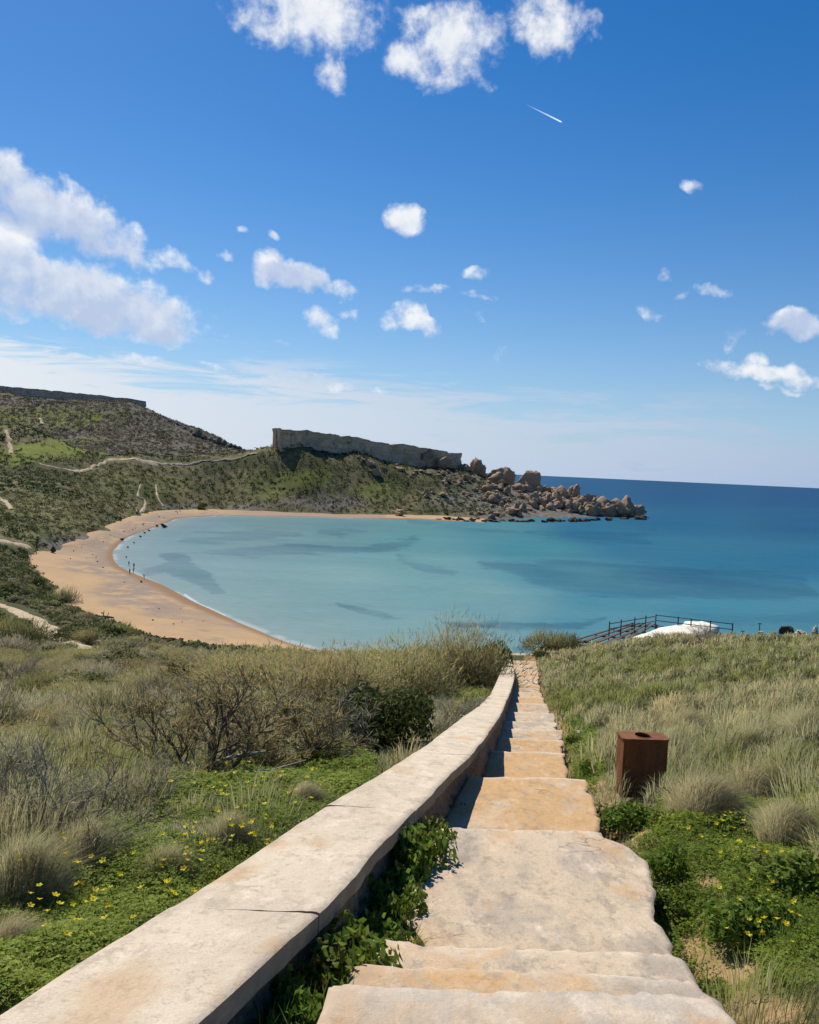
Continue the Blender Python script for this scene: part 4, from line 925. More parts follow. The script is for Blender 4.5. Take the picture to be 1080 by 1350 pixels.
# rocks along the brow on the right
for a in [(1037, 834, 26, 15, 1, 'dark brown boulder on the right brow above the water', M['boulder_dark']), (1020, 836, 16, 9, 3, 'tan rock left of the dark brow boulder', None), (1058, 836, 18, 8, 4, 'low pale rock right of the dark brow boulder', M['stone']), (1076, 832, 12, 16, 0, 'pale upright rock at the right edge of the brow', M['stone']),
          (1003, 839, 14, 9, 2, 'grey rock third from the dark brow boulder', M['stone']), (985, 842, 12, 7, 5, 'small tan rock beside the terrace rail end', None), (990, 838, 7, 6, 3, 'tiny brown rock in the brow grass', None)]:
    y = 50; P = atd(a[0], a[1], y); P[2] = float(ground_z(np.array([P[0]]), np.array([P[1]]))[0]); px, py = proj(P); boulder(a[0], float(py), a[2], a[3], a[4], a[5], None, y, a[6], True, None, None, -.25)
for k, (px, py, w, h, lb) in enumerate([(835, 884, 12, 5, 'flat pale stone high on the right slope above the bin'), (820, 882, 9, 4, 'smaller pale stone left of the flat one on the right slope'), (944, 963, 10, 8, 'white stone alone in the grey grass right of the bin'), (742, 946, 8, 6, 'white stone at the edge of the steps above the bin'),
        (765, 968, 12, 5, 'flat stone beside the steps left of the bin'), (893, 952, 9, 4, 'thin pale stone in the grass behind the bin'), (975, 932, 6, 8, 'small upright white stone in the right hand grass'), (917, 920, 10, 4, 'pale flake of stone on the upper right slope'), (770, 930, 14, 4, 'long flat stone in the grass above the bin'), (860, 905, 8, 3, 'little grey stone midway up the right slope'),
        (612, 952, 26, 9, 'rough pale stone against the outer side of the wall'), (560, 984, 24, 7, 'weathered stone bedded along the outer foot of the wall'), (395, 1095, 40, 12, 'broken mortar stone beside the outer edge of the coping'), (800, 1012, 5, 4, 'small white stone lying on soil near the bin')]):
    P = hit(px, py); y = P[1]; o = boulder(px, py, w, h, k, lb, None, y, M['stone'], True, None, None, .25); o.name = 'stone'; o['category'] = 'stone'
print('rock', round(time.time() - T0, 1))

# ================================================================== BIN
def build_bin():
    P = hit(852, 1056); z0 = P[2] - .05; print('bin at', P)
    root = empty('litter_bin', (P[0] + .02, P[1] + .3, z0), R(3)); tag(root, 'square rusted steel litter bin beside the steps', 'bin')
    kb = P[1] / F; W, Dp, Hh = 62 * kb, 30 * kb, 80 * kb
    mb = MB(); t = .012
    for s in (-1, 1):
        mb.box((s * (W / 2 - t / 2), 0, Hh / 2), (t, Dp, Hh)); mb.box((0, s * (Dp / 2 - t / 2), Hh / 2), (W - 2 * t, t, Hh))
    mb.box((0, 0, .03), (W - 2 * t, Dp - 2 * t, .01)); mb.build('body', M['rust'], root, bevel=.003)
    bm = bmesh.new(); n = 40; rr = .10 * W / .55; W2, D2 = W / 2 + .012, Dp / 2 + .012; cy = .0
    cor = []
    for k in range(n):
        a = 2 * math.pi * (k + .5) / n; c, s = math.cos(a), math.sin(a); q = min(W2 / abs(c) if c else 9, D2 / abs(s) if s else 9); cor.append((c * q, s * q))
    lay = []
    for z in (Hh + .001, Hh + .019):
        lay.append([bm.verts.new((rr * math.cos(2 * math.pi * (k + .5) / n), cy + rr * math.sin(2 * math.pi * (k + .5) / n), z)) for k in range(n)]); lay.append([bm.verts.new((x, y, z)) for x, y in cor])
    for k in range(n):
        k2 = (k + 1) % n
        bm.faces.new((lay[2][k], lay[3][k], lay[3][k2], lay[2][k2])); bm.faces.new((lay[0][k], lay[0][k2], lay[1][k2], lay[1][k])); bm.faces.new((lay[0][k], lay[2][k], lay[2][k2], lay[0][k2])); bm.faces.new((lay[1][k], lay[1][k2], lay[3][k2], lay[3][k]))
    bmesh.ops.recalc_face_normals(bm, faces=bm.faces[:]); me = bpy.data.meshes.new('lid'); bm.to_mesh(me); bm.free()
    lid = link('lid', me, M['rust'], root); tag(lid, 'flat rusted lid with a round opening')
    mb = MB(); pts = [Vector((rr * math.cos(2 * math.pi * k / 32), cy + rr * math.sin(2 * math.pi * k / 32), Hh + .02)) for k in range(33)]; mb.tube(pts, [.006] * 33, 5); mb.build('opening_rim', M['rust'], lid)
    mb = MB(); q = .4 * Dp; mb.box((0, -q, .5 * Hh), (.6 * W, .012, .8 * Hh)); mb.box((0, q, .5 * Hh), (.6 * W, .012, .8 * Hh)); mb.box((-.3 * W, 0, .5 * Hh), (.012, 1.7 * q, .8 * Hh)); mb.box((.3 * W, 0, .5 * Hh), (.012, 1.7 * q, .8 * Hh)); mb.build('liner', M['metal'], root)
    return root
build_bin()

# ================================================================== TERRACE beyond the brow
def build_terrace():
    z = 23.4; c = onz(818, 830, z)
    root = empty('beach_terrace', c); tag(root, 'slatted grey timber terrace roof with dark railings beyond the brow', 'terrace'); o3 = Vector(c)
    FL, BLc, BR, FR = [Vector(onz(*p, z)) - o3 for p in ((772, 838), (834, 820.5), (866, 821.5), (832, 843))]
    FL = FL + (FL - BLc) * .25; FR = FR + (FR - BR) * .25
    mb = MB(); n = 9
    for k in range(n):
        a, b = k / n + .012, (k + 1) / n - .022; drop = -.10 if k % 2 else 0
        q = [FL.lerp(FR, a), FL.lerp(FR, b), BLc.lerp(BR, b), BLc.lerp(BR, a)]
        V = [tuple(p + Vector((0, 0, drop))) for p in q] + [tuple(p + Vector((0, 0, drop - .06))) for p in q]
        mb.add(V, [(0, 1, 2, 3), (7, 6, 5, 4), (0, 4, 5, 1), (1, 5, 6, 2), (2, 6, 7, 3), (3, 7, 4, 0)])
    mb.build('slatted_roof', M['timber'], root)
    mb = MB()
    for t in (.05, .35, .65, .95):
        a, b = FL.lerp(BLc, t) + Vector((0, 0, -.2)), FR.lerp(BR, t) + Vector((0, 0, -.2)); mb.bar(a, b, .07)
    mb.build('beam', M['timber'], root)
    for p in (FL, FR, BLc, BR):
        mb = MB(); mb.bar(p + Vector((0, 0, -4)), p + Vector((0, 0, -.1)), .09); mb.build('post', M['timber'], root)
    # railings
    def rail(A, B, name, posts, hts=(1.0, .62, .25)):
        mb = MB()
        for h in hts: mb.bar(A + Vector((0, 0, h)), B + Vector((0, 0, h)), .035)
        mb.build('rail', M['metal'], root)
        for t in posts:
            mb = MB(); p = A.lerp(B, t); mb.bar(p + Vector((0, 0, -.6)), p + Vector((0, 0, 1.06)), .045); mb.build('rail_post', M['metal'], root)
    zr = z + .1
    A = Vector(onz(864, 828.5, zr)) - o3; B = Vector(onz(965, 841, zr)) - o3; A.z = .05; B.z = .05
    rail(A, B, 'r', (0, .3, .47, .72, 1))
    A2 = Vector(onz(803, 836, zr)) - o3; A2.z = -.1
    rail(A2, A - Vector((.1, 0, 0)), 'l', (0, .25, .55, .8), (.9, .55))
    # the cream canvas lying over the roof
    P = [(828, 843), (884, 826), (898, 826), (904, 820), (930, 821), (950, 826), (940, 833), (905, 846), (870, 849)]
    z2 = z + .25; nn = 26
    outl = [Vector(onz(*p, z2)) - o3 for p in P]; cen = sum(outl, Vector()) / len(outl)
    V = []; Fs = []; per = []
    m = 60
    for k in range(m):
        t = k / m * len(outl); i = int(t); per.append(outl[i].lerp(outl[(i + 1) % len(outl)], t - i))
    for j in range(10):
        f = 1 - j / 10
        for k in range(m):
            p = cen.lerp(per[k], f); h = (.12 + .20 * float(sst(-.5, 2.5, p.x))) * (1 - f ** 4) + .26 * (float(fbm(p.x * .9, p.y * .9, 0, 5, 3)) - .5); V.append((p.x, p.y, z2 - o3.z + h))
    for j in range(9):
        for k in range(m): k2 = (k + 1) % m; Fs.append((j * m + k, j * m + k2, (j + 1) * m + k2, (j + 1) * m + k))
    Fs.append(tuple(9 * m + k for k in range(m)))
    mb = MB(); mb.add(V, Fs); base = [(x, y, z2 - o3.z - .55) for x, y, _ in V[:m]]; b = len(mb.v); mb.v += base
    for k in range(m): k2 = (k + 1) % m; mb.f.append((k, b + k, b + k2, k2))
    o = mb.build('canvas', M['tarp'], None, True); o.location = o3; tag(o, 'cream canvas sheet heaped beside the slatted terrace roof', 'canvas')
    for px, py, h in [(1001, 836, 14), (979, 838, 6)]:
        P = atd(px, py, 52); p = empty('thin_post', P); mb = MB(); hh = h * 52 / F; mb.bar((0, 0, -1.2), (0, 0, hh), .03); mb.bar((-.12, 0, hh), (.12, 0, hh), .03); mb.build('pole', M['metal'], p); tag(p, 'thin dark post with a crossbar on the brow' if h > 10 else 'short dark post near the end of the terrace rail', 'post')
build_terrace()

# ================================================================== PEOPLE on the beach
def person(P, hgt, yaw, top, legs, label, stride=.12, arms=.12, bend=0.0):
    me = bpy.data.meshes.new('person')
    J = {'pel': (0, 0, .53), 'wai': (0, .0, .62), 'che': (0, .02 + bend * .1, .74), 'nec': (0, .02 + bend * .2, .83), 'hdb': (0, .035 + bend * .25, .87), 'hea': (0, .04 + bend * .28, .94), 'hdt': (0, .03 + bend * .28, .985),
         'shL': (-.105, .02 + bend * .15, .80), 'shR': (.105, .02 + bend * .15, .80), 'elL': (-.14, -arms * .3, .63), 'elR': (.14, .02, .63), 'haL': (-.14, arms * .6, .49), 'haR': (.135, .06, .49), 'fiL': (-.135, arms * .7, .445), 'fiR': (.13, .07, .445),
         'hiL': (-.055, 0, .50), 'hiR': (.055, 0, .50), 'knL': (-.06, stride * .6, .28), 'knR': (.06, -stride * .3, .28), 'anL': (-.06, stride, .045), 'anR': (.06, -stride, .045), 'toL': (-.065, stride + .09, .015), 'toR': (.065, -stride + .09, .015)}
    ks = list(J); E = [('pel', 'wai'), ('wai', 'che'), ('che', 'nec'), ('nec', 'hdb'), ('hdb', 'hea'), ('hea', 'hdt'), ('che', 'shL'), ('che', 'shR'), ('shL', 'elL'), ('elL', 'haL'), ('haL', 'fiL'), ('shR', 'elR'), ('elR', 'haR'), ('haR', 'fiR'), ('pel', 'hiL'), ('pel', 'hiR'), ('hiL', 'knL'), ('knL', 'anL'), ('anL', 'toL'), ('hiR', 'knR'), ('knR', 'anR'), ('anR', 'toR')]
    rad = dict(pel=.075, wai=.068, che=.082, nec=.030, hdb=.038, hea=.050, hdt=.03, shL=.04, shR=.04, elL=.027, elR=.027, haL=.02, haR=.02, fiL=.014, fiR=.014, hiL=.058, hiR=.058, knL=.036, knR=.036, anL=.024, anR=.024, toL=.016, toR=.016)
    me.from_pydata([tuple(c * hgt for c in J[k]) for k in ks], [(ks.index(a), ks.index(b)) for a, b in E], [])
    tmp = bpy.data.objects.new('person', me); COL.objects.link(tmp); md = tmp.modifiers.new('skin', 'SKIN'); md.use_smooth_shade = True
    for i, k in enumerate(ks): me.skin_vertices[0].data[i].radius = (rad[k] * hgt, rad[k] * hgt * (.75 if k in ('pel', 'wai', 'che') else 1)); me.skin_vertices[0].data[i].use_root = (k == 'pel')
    tmp.modifiers.new('sub', 'SUBSURF').levels = 1; tmp.modifiers['sub'].render_levels = 1
    dg = bpy.context.evaluated_depsgraph_get(); bm = bmesh.new(); bm.from_object(tmp, dg); bpy.data.objects.remove(tmp)
    mats = [M['skin'], legs, top, M['hair']]
    for f in bm.faces:
        c = f.calc_center_median() / hgt
        f.material_index = 3 if c.z > .955 or (c.z > .9 and c.y < .02 + bend * .2) else 2 if .52 < c.z < .835 and abs(c.x) < .13 else 1 if .06 < c.z <= .52 and abs(c.x) < .118 else 0
        f.smooth = True
    m2 = bpy.data.meshes.new('person'); bm.to_mesh(m2); bm.free()
    o = link('person', m2, mats, None, P); o.rotation_euler.z = yaw; return tag(o, label, 'person')
def beach_pt(px, py, z=.15): 
    P = onz(px, py, z); return P
for px, py, yaw, top, legs, lb, st, z in [(170, 746.5, 2.6, 'cloth_dark', 'cloth_dark', 'person in dark clothes paddling, farther left of the pair in the shallows', .08, -.1), (176.5, 749, 3.4, 'cloth_dark', 'cloth_dark', 'person in dark clothes paddling, right hand one of the pair in the shallows', .12, -.1),
        (171, 757, 2.9, 'cloth_dark', 'cloth_dark', 'person in black walking on wet pebbles below the paddling pair', .16, .15), (176, 755.5, 3.3, 'cloth_pale', 'cloth_dark', 'person in a pale top beside the one in black at the water edge', .1, .15),
        (188.5, 694, .4, 'cloth_red', 'cloth_dark', 'person in a dark red top on the far orange sand', .14, .5), (234, 677.5, 1.0, 'cloth_dark', 'cloth_dark', 'tiny dark figure walking where the far beach narrows', .15, 1.0), (190, 763, 3.0, 'cloth_pale', 'cloth_pale', 'person in pale clothes bending at the water edge', .1, .1)]:
    person(onz(px, py, z), 1.72 if 'bending' not in lb else 1.5, yaw, M[top], M[legs], lb, st, .15, 1.6 if 'bending' in lb else 0)
# driftwood
def driftwood():
    P = onz(138, 815, 2.6); root = empty('driftwood', P); tag(root, 'dark forked driftwood log stranded on the orange sand', 'driftwood')
    mb = MB(); mb.tube([(-1.6, 0, .25), (-.5, .1, .3), (.6, 0, .28), (1.7, .2, .15)], [.13, .2, .22, .12], 7); mb.build('trunk', M['bark'], root, True)
    for pts in ([(-.2, 0, .3), (-.3, .1, .9), (-.1, 0, 1.5)], [(.4, 0, .3), (.7, 0, .8), (.65, .1, 1.15)], [(-.9, 0, .3), (-1.5, 0, .55)], [(-.25, 0, .8), (-.7, 0, 1.15)]):
        mb = MB(); mb.tube(pts, [.11, .09, .05][:len(pts)], 6); mb.build('branch', M['bark'], root, True)
driftwood()
def contrail():
    a, b = ray(693, 137), ray(741, 161); a = a / a[1] * 9000; b = b / b[1] * 9000; n = 24; mb = MB(); 
    pts = [tuple(a + (b - a) * k / n + np.array([0, 0, H])) for k in range(n + 1)]; mb.tube(pts, [2 + 6.5 * (k / n) ** .6 if k < n else 2 for k in range(n + 1)], 6)
    m, nt, out = newmat('ice_trail'); g = N(nt); t = g.n('ShaderNodeBsdfTransparent'); d = g.n('ShaderNodeBsdfDiffuse'); d.inputs['Color'].default_value = (.9, .9, .9, 1); tl = g.n('ShaderNodeBsdfTranslucent'); tl.inputs['Color'].default_value = (.9, .9, .9, 1)
    ad = g.n('ShaderNodeAddShader'); g.L(d.outputs[0], ad.inputs[0]); g.L(tl.outputs[0], ad.inputs[1]); mx = g.n('ShaderNodeMixShader'); gs = g.n('ShaderNodeSeparateXYZ'); g.L(g.n('ShaderNodeTexCoord').outputs['Generated'], gs.inputs[0]); g.L(g.math('MULTIPLY_ADD', gs.outputs[0], .34, .01), mx.inputs[0])
    g.L(t.outputs[0], mx.inputs[1]); g.L(ad.outputs[0], mx.inputs[2]); g.L(mx.outputs[0], out.inputs[0])
    o = mb.build('contrail', m, None, True); tag(o, 'short white aircraft trail high in the blue sky', 'contrail')
contrail()
print('objects', round(time.time() - T0, 1))

# ================================================================== VEGETATION
def jitter(c, n, rg, v=.22, hue=.08):
    c = np.asarray(c, float); k = 1 + v * rg.uniform(-1, 1, (n, 1)); return np.clip(c * k * (1 + hue * rg.uniform(-1, 1, (n, 3))), .004, .9)
def blades(P, h, w, lean, col, rg, up=1.0):
    n = len(P); a = rg.uniform(0, 2 * math.pi, n); s = np.c_[np.cos(a), np.sin(a), np.zeros(n)] * (w / 2)[:, None]
    Lx = np.c_[lean * h[:, None], np.zeros(n)]; U = np.c_[np.zeros((n, 2)), h * up]
    m = P + U * .58 + Lx * .30
    tip = P + U * (1 - .28 * np.minimum(1, np.linalg.norm(lean, axis=1)))[:, None] + Lx
    V = np.stack([P - s, P + s, m + s * .75, m - s * .75, tip], 1).reshape(-1, 3)
    b = (np.arange(n) * 5)[:, None]
    Fs = np.concatenate([b + [[0, 1, 2]], b + [[0, 2, 3]], b + [[3, 2, 4]]])
    return V, Fs, np.repeat(col, 5, 0)
def quads(P, nrm, size, asp, col, rg):
    """leaf shaped quads: rhombs, folded a little, facing nrm"""
    n = len(P); r_ = rg.normal(size=(n, 3)); t = np.cross(nrm, r_); t /= np.linalg.norm(t, axis=1)[:, None] + 1e-9; b = np.cross(nrm, t)
    s = size[:, None]
    V = np.stack([P - t * s * .5, P + b * s * .5 * asp - nrm * s * .08, P + t * s * .5, P - b * s * .5 * asp - nrm * s * .08], 1).reshape(-1, 3)
    i = (np.arange(n) * 4)[:, None]
    return V, np.concatenate([i + [[0, 1, 2]], i + [[0, 2, 3]]]), np.repeat(col, 4, 0)
def soft_normals(me, nrm):
    """shade a tuft as the rounded mass it is: blades turned outwards, normals of the tuft's dome"""
    nf = len(me.polygons); nv = len(me.vertices)
    if nv != len(nrm): return
    f = np.empty(nf * 3, np.int32); me.loops.foreach_get('vertex_index', f); f = f.reshape(-1, 3); co = np.empty(nv * 3, np.float32); me.vertices.foreach_get('co', co); co = co.reshape(-1, 3)
    fn = np.cross(co[f[:, 1]] - co[f[:, 0]], co[f[:, 2]] - co[f[:, 0]]); bad = (fn * nrm[f[:, 0]]).sum(1) < 0; f[bad] = f[bad][:, ::-1]
    me.loops.foreach_set('vertex_index', f.ravel()); me.update(calc_edges=True); me.polygons.foreach_set('use_smooth', np.ones(nf, bool)); me.normals_split_custom_set_from_vertices(nrm.astype(np.float32))
def join(parts):
    V = []; Fs = []; Cc = []; b = 0
    for v, f, c in parts: V.append(v); Fs.append(f + b); Cc.append(c); b += len(v)
    return np.concatenate(V), np.concatenate(Fs), np.concatenate(Cc)
def unit(v): return v / (np.linalg.norm(v, axis=-1, keepdims=True) + 1e-9)

# ---- woody skeletons
def branchy(seed, stems, height, spread, levels=3, r0=.03, kids=(3, 5), droop=0.0, base_r=.15, thin=.6):
    rd = random.Random(seed); segs = []; tips = []
    def grow(p, d, ln, rad, lv):
        n = 4 if lv < levels else 3; pts = [p]; q = p.copy(); dd = d.copy()
        for i in range(n):
            dd = (dd + Vector((rd.gauss(0, .16), rd.gauss(0, .16), rd.gauss(.03 - droop, .12)))).normalized(); q = q + dd * (ln / n); pts.append(q.copy())
        segs.append((pts, [rad * (1 - .6 * i / n) for i in range(n + 1)], lv))
        if lv >= levels: tips.append((pts, dd)); return
        for k in range(rd.randint(*kids)):
            f = rd.uniform(.3, 1.0); i = min(n - 1, int(f * n)); pp = pts[i].lerp(pts[i + 1], f * n - i if i < n else 0)
            nd = (dd + Vector((rd.gauss(0, .55), rd.gauss(0, .55), rd.gauss(.1, .35)))).normalized(); grow(pp, nd, ln * rd.uniform(.5, .8), rad * .5, lv + 1)
    for k in range(stems):
        a = 2 * math.pi * (k + rd.random() * .8) / stems; tilt = rd.uniform(.15, 1) * spread
        d = Vector((math.cos(a) * math.sin(tilt), math.sin(a) * math.sin(tilt), math.cos(tilt)))
        p = Vector((math.cos(a) * base_r * rd.random(), math.sin(a) * base_r * rd.random(), -.08)); grow(p, d, height * rd.uniform(.45, .62), r0 * rd.uniform(.6, 1.1), 1)
    return segs, tips
def wood_mesh(segs, name='branches'):
    mb = MB()
    for pts, rad, lv in segs: mb.tube(pts, rad, 5 if lv == 1 else 3)
    me = bpy.data.meshes.new(name); me.from_pydata(mb.v, [], mb.f); me.update(); return me
def spray_mesh(tips, seed, per, ln, w, cols, name='foliage', spread=.6):
    rg = np.random.default_rng(seed); P = []; D = []
    for pts, dd in tips:
        for k in range(per):
            f = rg.uniform(.1, 1.0) * (len(pts) - 1); i = min(int(f), len(pts) - 2); p = pts[i].lerp(pts[i + 1], f - i); P.append(p[:]); D.append(dd[:])
    P = np.array(P); D = unit(np.array(D) + rg.normal(0, spread, (len(P), 3))); n = len(P); L = rg.uniform(.6, 1.3, n) * ln
    col = jitter(np.array(cols)[rg.integers(len(cols), size=n)], n, rg)
    s = unit(np.cross(D, rg.normal(size=(n, 3)))) * (w * .5)
    mid = P + D * (L * .5)[:, None] + s * .4
    V = np.stack([P - s * .4, P + s * .4, mid + s, mid - s, P + D * L[:, None]], 1).reshape(-1, 3); b = (np.arange(n) * 5)[:, None]
    Fs = np.concatenate([b + [[0, 1, 2]], b + [[0, 2, 3]], b + [[3, 2, 4]]])
    return mk(name, V, Fs, np.repeat(col, 5, 0))
def lump_points(n, rg, lumps, flat=.75):
    """points through the outer shell of a few overlapping lumps of a unit-wide bush"""
    C_ = np.c_[rg.uniform(-.32, .32, (lumps, 2)), rg.uniform(.05, .38, lumps)]; rad = rg.uniform(.16, .32, lumps)
    k = rg.integers(lumps, size=n); d = unit(rg.normal(size=(n, 3))); d[:, 2] = np.abs(d[:, 2]) * 1.0 - .25; d = unit(d)
    P = C_[k] + d * (rad[k] * rg.uniform(.62, 1.05, n))[:, None]; P[:, 2] *= flat; P[:, 2] = np.maximum(P[:, 2], 0.0)
    return P, d
def leafy_bush(seed, n, leaf, cols, lumps=14, flat=.8, asp=.5, name='foliage'):
    rg = np.random.default_rng(seed); P, d = lump_points(n, rg, lumps, flat); nrm = unit(d * .8 + rg.normal(0, .6, (n, 3)))
    tone = fbm(P[:, 0] * 5, P[:, 1] * 5, P[:, 2] * 5, seed, 3)
    c = np.array(cols); i = np.clip((tone * 1.6 - .3 + rg.uniform(-.2, .2, n)) * len(c), 0, len(c) - 1).astype(int)
    V, Fs, Cc = quads(P, nrm, leaf * rg.uniform(.6, 1.35, n), asp, jitter(c[i], n, rg), rg); return mk(name, V, Fs, Cc)
def cushion(seed, n, ln, w, cols, flat=.7, lumps=9, name='foliage'):
    rg = np.random.default_rng(seed); C_ = np.c_[rg.uniform(-.25, .25, (lumps, 2)), np.zeros(lumps)]; k = rg.integers(lumps, size=n)
    d = unit(rg.normal(size=(n, 3)) * [1, 1, .8]); d[:, 2] = np.abs(d[:, 2]) + .06; d = unit(d)
    R0 = .30 + .08 * rg.normal(size=lumps); P = C_[k] + d * (R0[k] * rg.uniform(.55, 1.0, n))[:, None]; P[:, 2] *= flat
    D = unit(d + rg.normal(0, .45, (n, 3)) + [0, 0, .25]); L = ln * rg.uniform(.6, 1.3, n); col = jitter(np.array(cols)[rg.integers(len(cols), size=n)], n, rg)
    s = unit(np.cross(D, rg.normal(size=(n, 3)))) * (w * .5)
    V = np.stack([P - s, P + s, P + D * L[:, None]], 1).reshape(-1, 3); Fs = np.arange(n * 3).reshape(-1, 3)
    me = mk(name, V, Fs, np.repeat(col, 3, 0)); soft_normals(me, np.repeat(unit(d * [1, 1, .9] + rg.normal(0, .28, (n, 3)) + [0, 0, .15]), 3, 0)); return me
OCHRE = [(.38, .31, .13), (.32, .28, .125), (.46, .37, .17), (.26, .25, .10)]
GREYG = [(.34, .32, .21), (.28, .275, .17), (.41, .37, .255)]
OLIVE = [(.21, .215, .085), (.17, .185, .07), (.27, .255, .11)]
DARKG = [(.042, .065, .018), (.062, .092, .022), (.09, .115, .028), (.14, .14, .035)]
GREEN_ = [(.13, .20, .026), (.165, .24, .035), (.10, .165, .022), (.21, .28, .05)]
PROTO = {}
def proto(key, parts):
    PROTO[key] = parts                   # list of (name, mesh, material)
for k in range(3):
    sg, tp = branchy(40 + k, 11, 1.0, 1.05, 3, .020, (4, 6), .0, .14); proto('tamarisk%d' % k, [('branches', wood_mesh(sg), M['bark']), ('foliage', spray_mesh(tp, k, 15, .08, .008, OCHRE + GREYG[:1]), M['feather'])])
for k in range(2):
    sg, tp = branchy(60 + k, 9, 1.0, 1.15, 3, .016, (4, 6), .01, .10); proto('twiggy%d' % k, [('branches', wood_mesh(sg), M['greybark']), ('foliage', spray_mesh(tp, 20 + k, 4, .10, .008, GREYG + [(.22, .19, .13)]), M['feather'])])
for k in range(2):
    sg, tp = branchy(70 + k, 7, .42, 1.0, 2, .014, (3, 5), .0, .08); proto('ochre%d' % k, [('branches', wood_mesh(sg), M['bark']), ('foliage', cushion(150 + k, 11000, .055, .0065, OCHRE + GREYG[:1] + OLIVE[:1], 1.15, 16), M['feather'])])
for k in range(3):
    sg, tp = branchy(80 + k, 6, .45, 1.1, 2, .02, (3, 4)); proto('lentisk%d' % k, [('foliage', leafy_bush(k + 1, 6500, .050, DARKG, 16, .85), M['leaf']), ('branches', wood_mesh(sg), M['bark'])])
for k in range(3): proto('cushion%d' % k, [('foliage', cushion(k + 5, 3800, .085, .010, [GREYG, OLIVE, GREYG + OLIVE][k]), M['feather'])])
for k in range(4): proto('scrub%d' % k, [('foliage', leafy_bush(k + 30, 1100, .10, [DARKG + OLIVE, OLIVE + GREYG[:1], DARKG, GREYG + OLIVE][k], 10, .7), M['leaf'])])
def ztop_of(parts): return max(v.co.z for _, me, _ in parts for v in me.vertices)
def wid_of(parts):
    xs = [v.co.x for _, me, _ in parts for v in me.vertices]; return np.percentile(xs, 97) - np.percentile(xs, 3)
HTS = {k: (ztop_of(p), wid_of(p)) for k, p in PROTO.items()}
def plant(key, P, w, h, label, cat='shrub', group=None, rz=0.0, name='shrub'):
    zt, wd = HTS[key]; parts = PROTO[key]
    if len(parts) == 1:
        o = bpy.data.objects.new(name, parts[0][1]); COL.objects.link(o)
        if not parts[0][1].materials: parts[0][1].materials.append(parts[0][2])
    else:
        o = empty(name, P)
        for nm, me, mt in parts:
            if not me.materials: me.materials.append(mt)
            c = bpy.data.objects.new(nm, me); COL.objects.link(c); c.parent = o
    o.location = [float(v) for v in P]; o.scale = (w / wd, w / wd, h / zt); o.rotation_euler.z = rz
    return tag(o, label, cat, group)
def plant_px(key, px, py, wpx, hpx, label, **kw):
    P = hit(px, py); y = P[1]; P[2] -= .03; hpx *= 1.3 if key[:3] in ('och', 'cus') else 1; return plant(key, P, wpx * y / F, hpx * y / F, label, **kw)

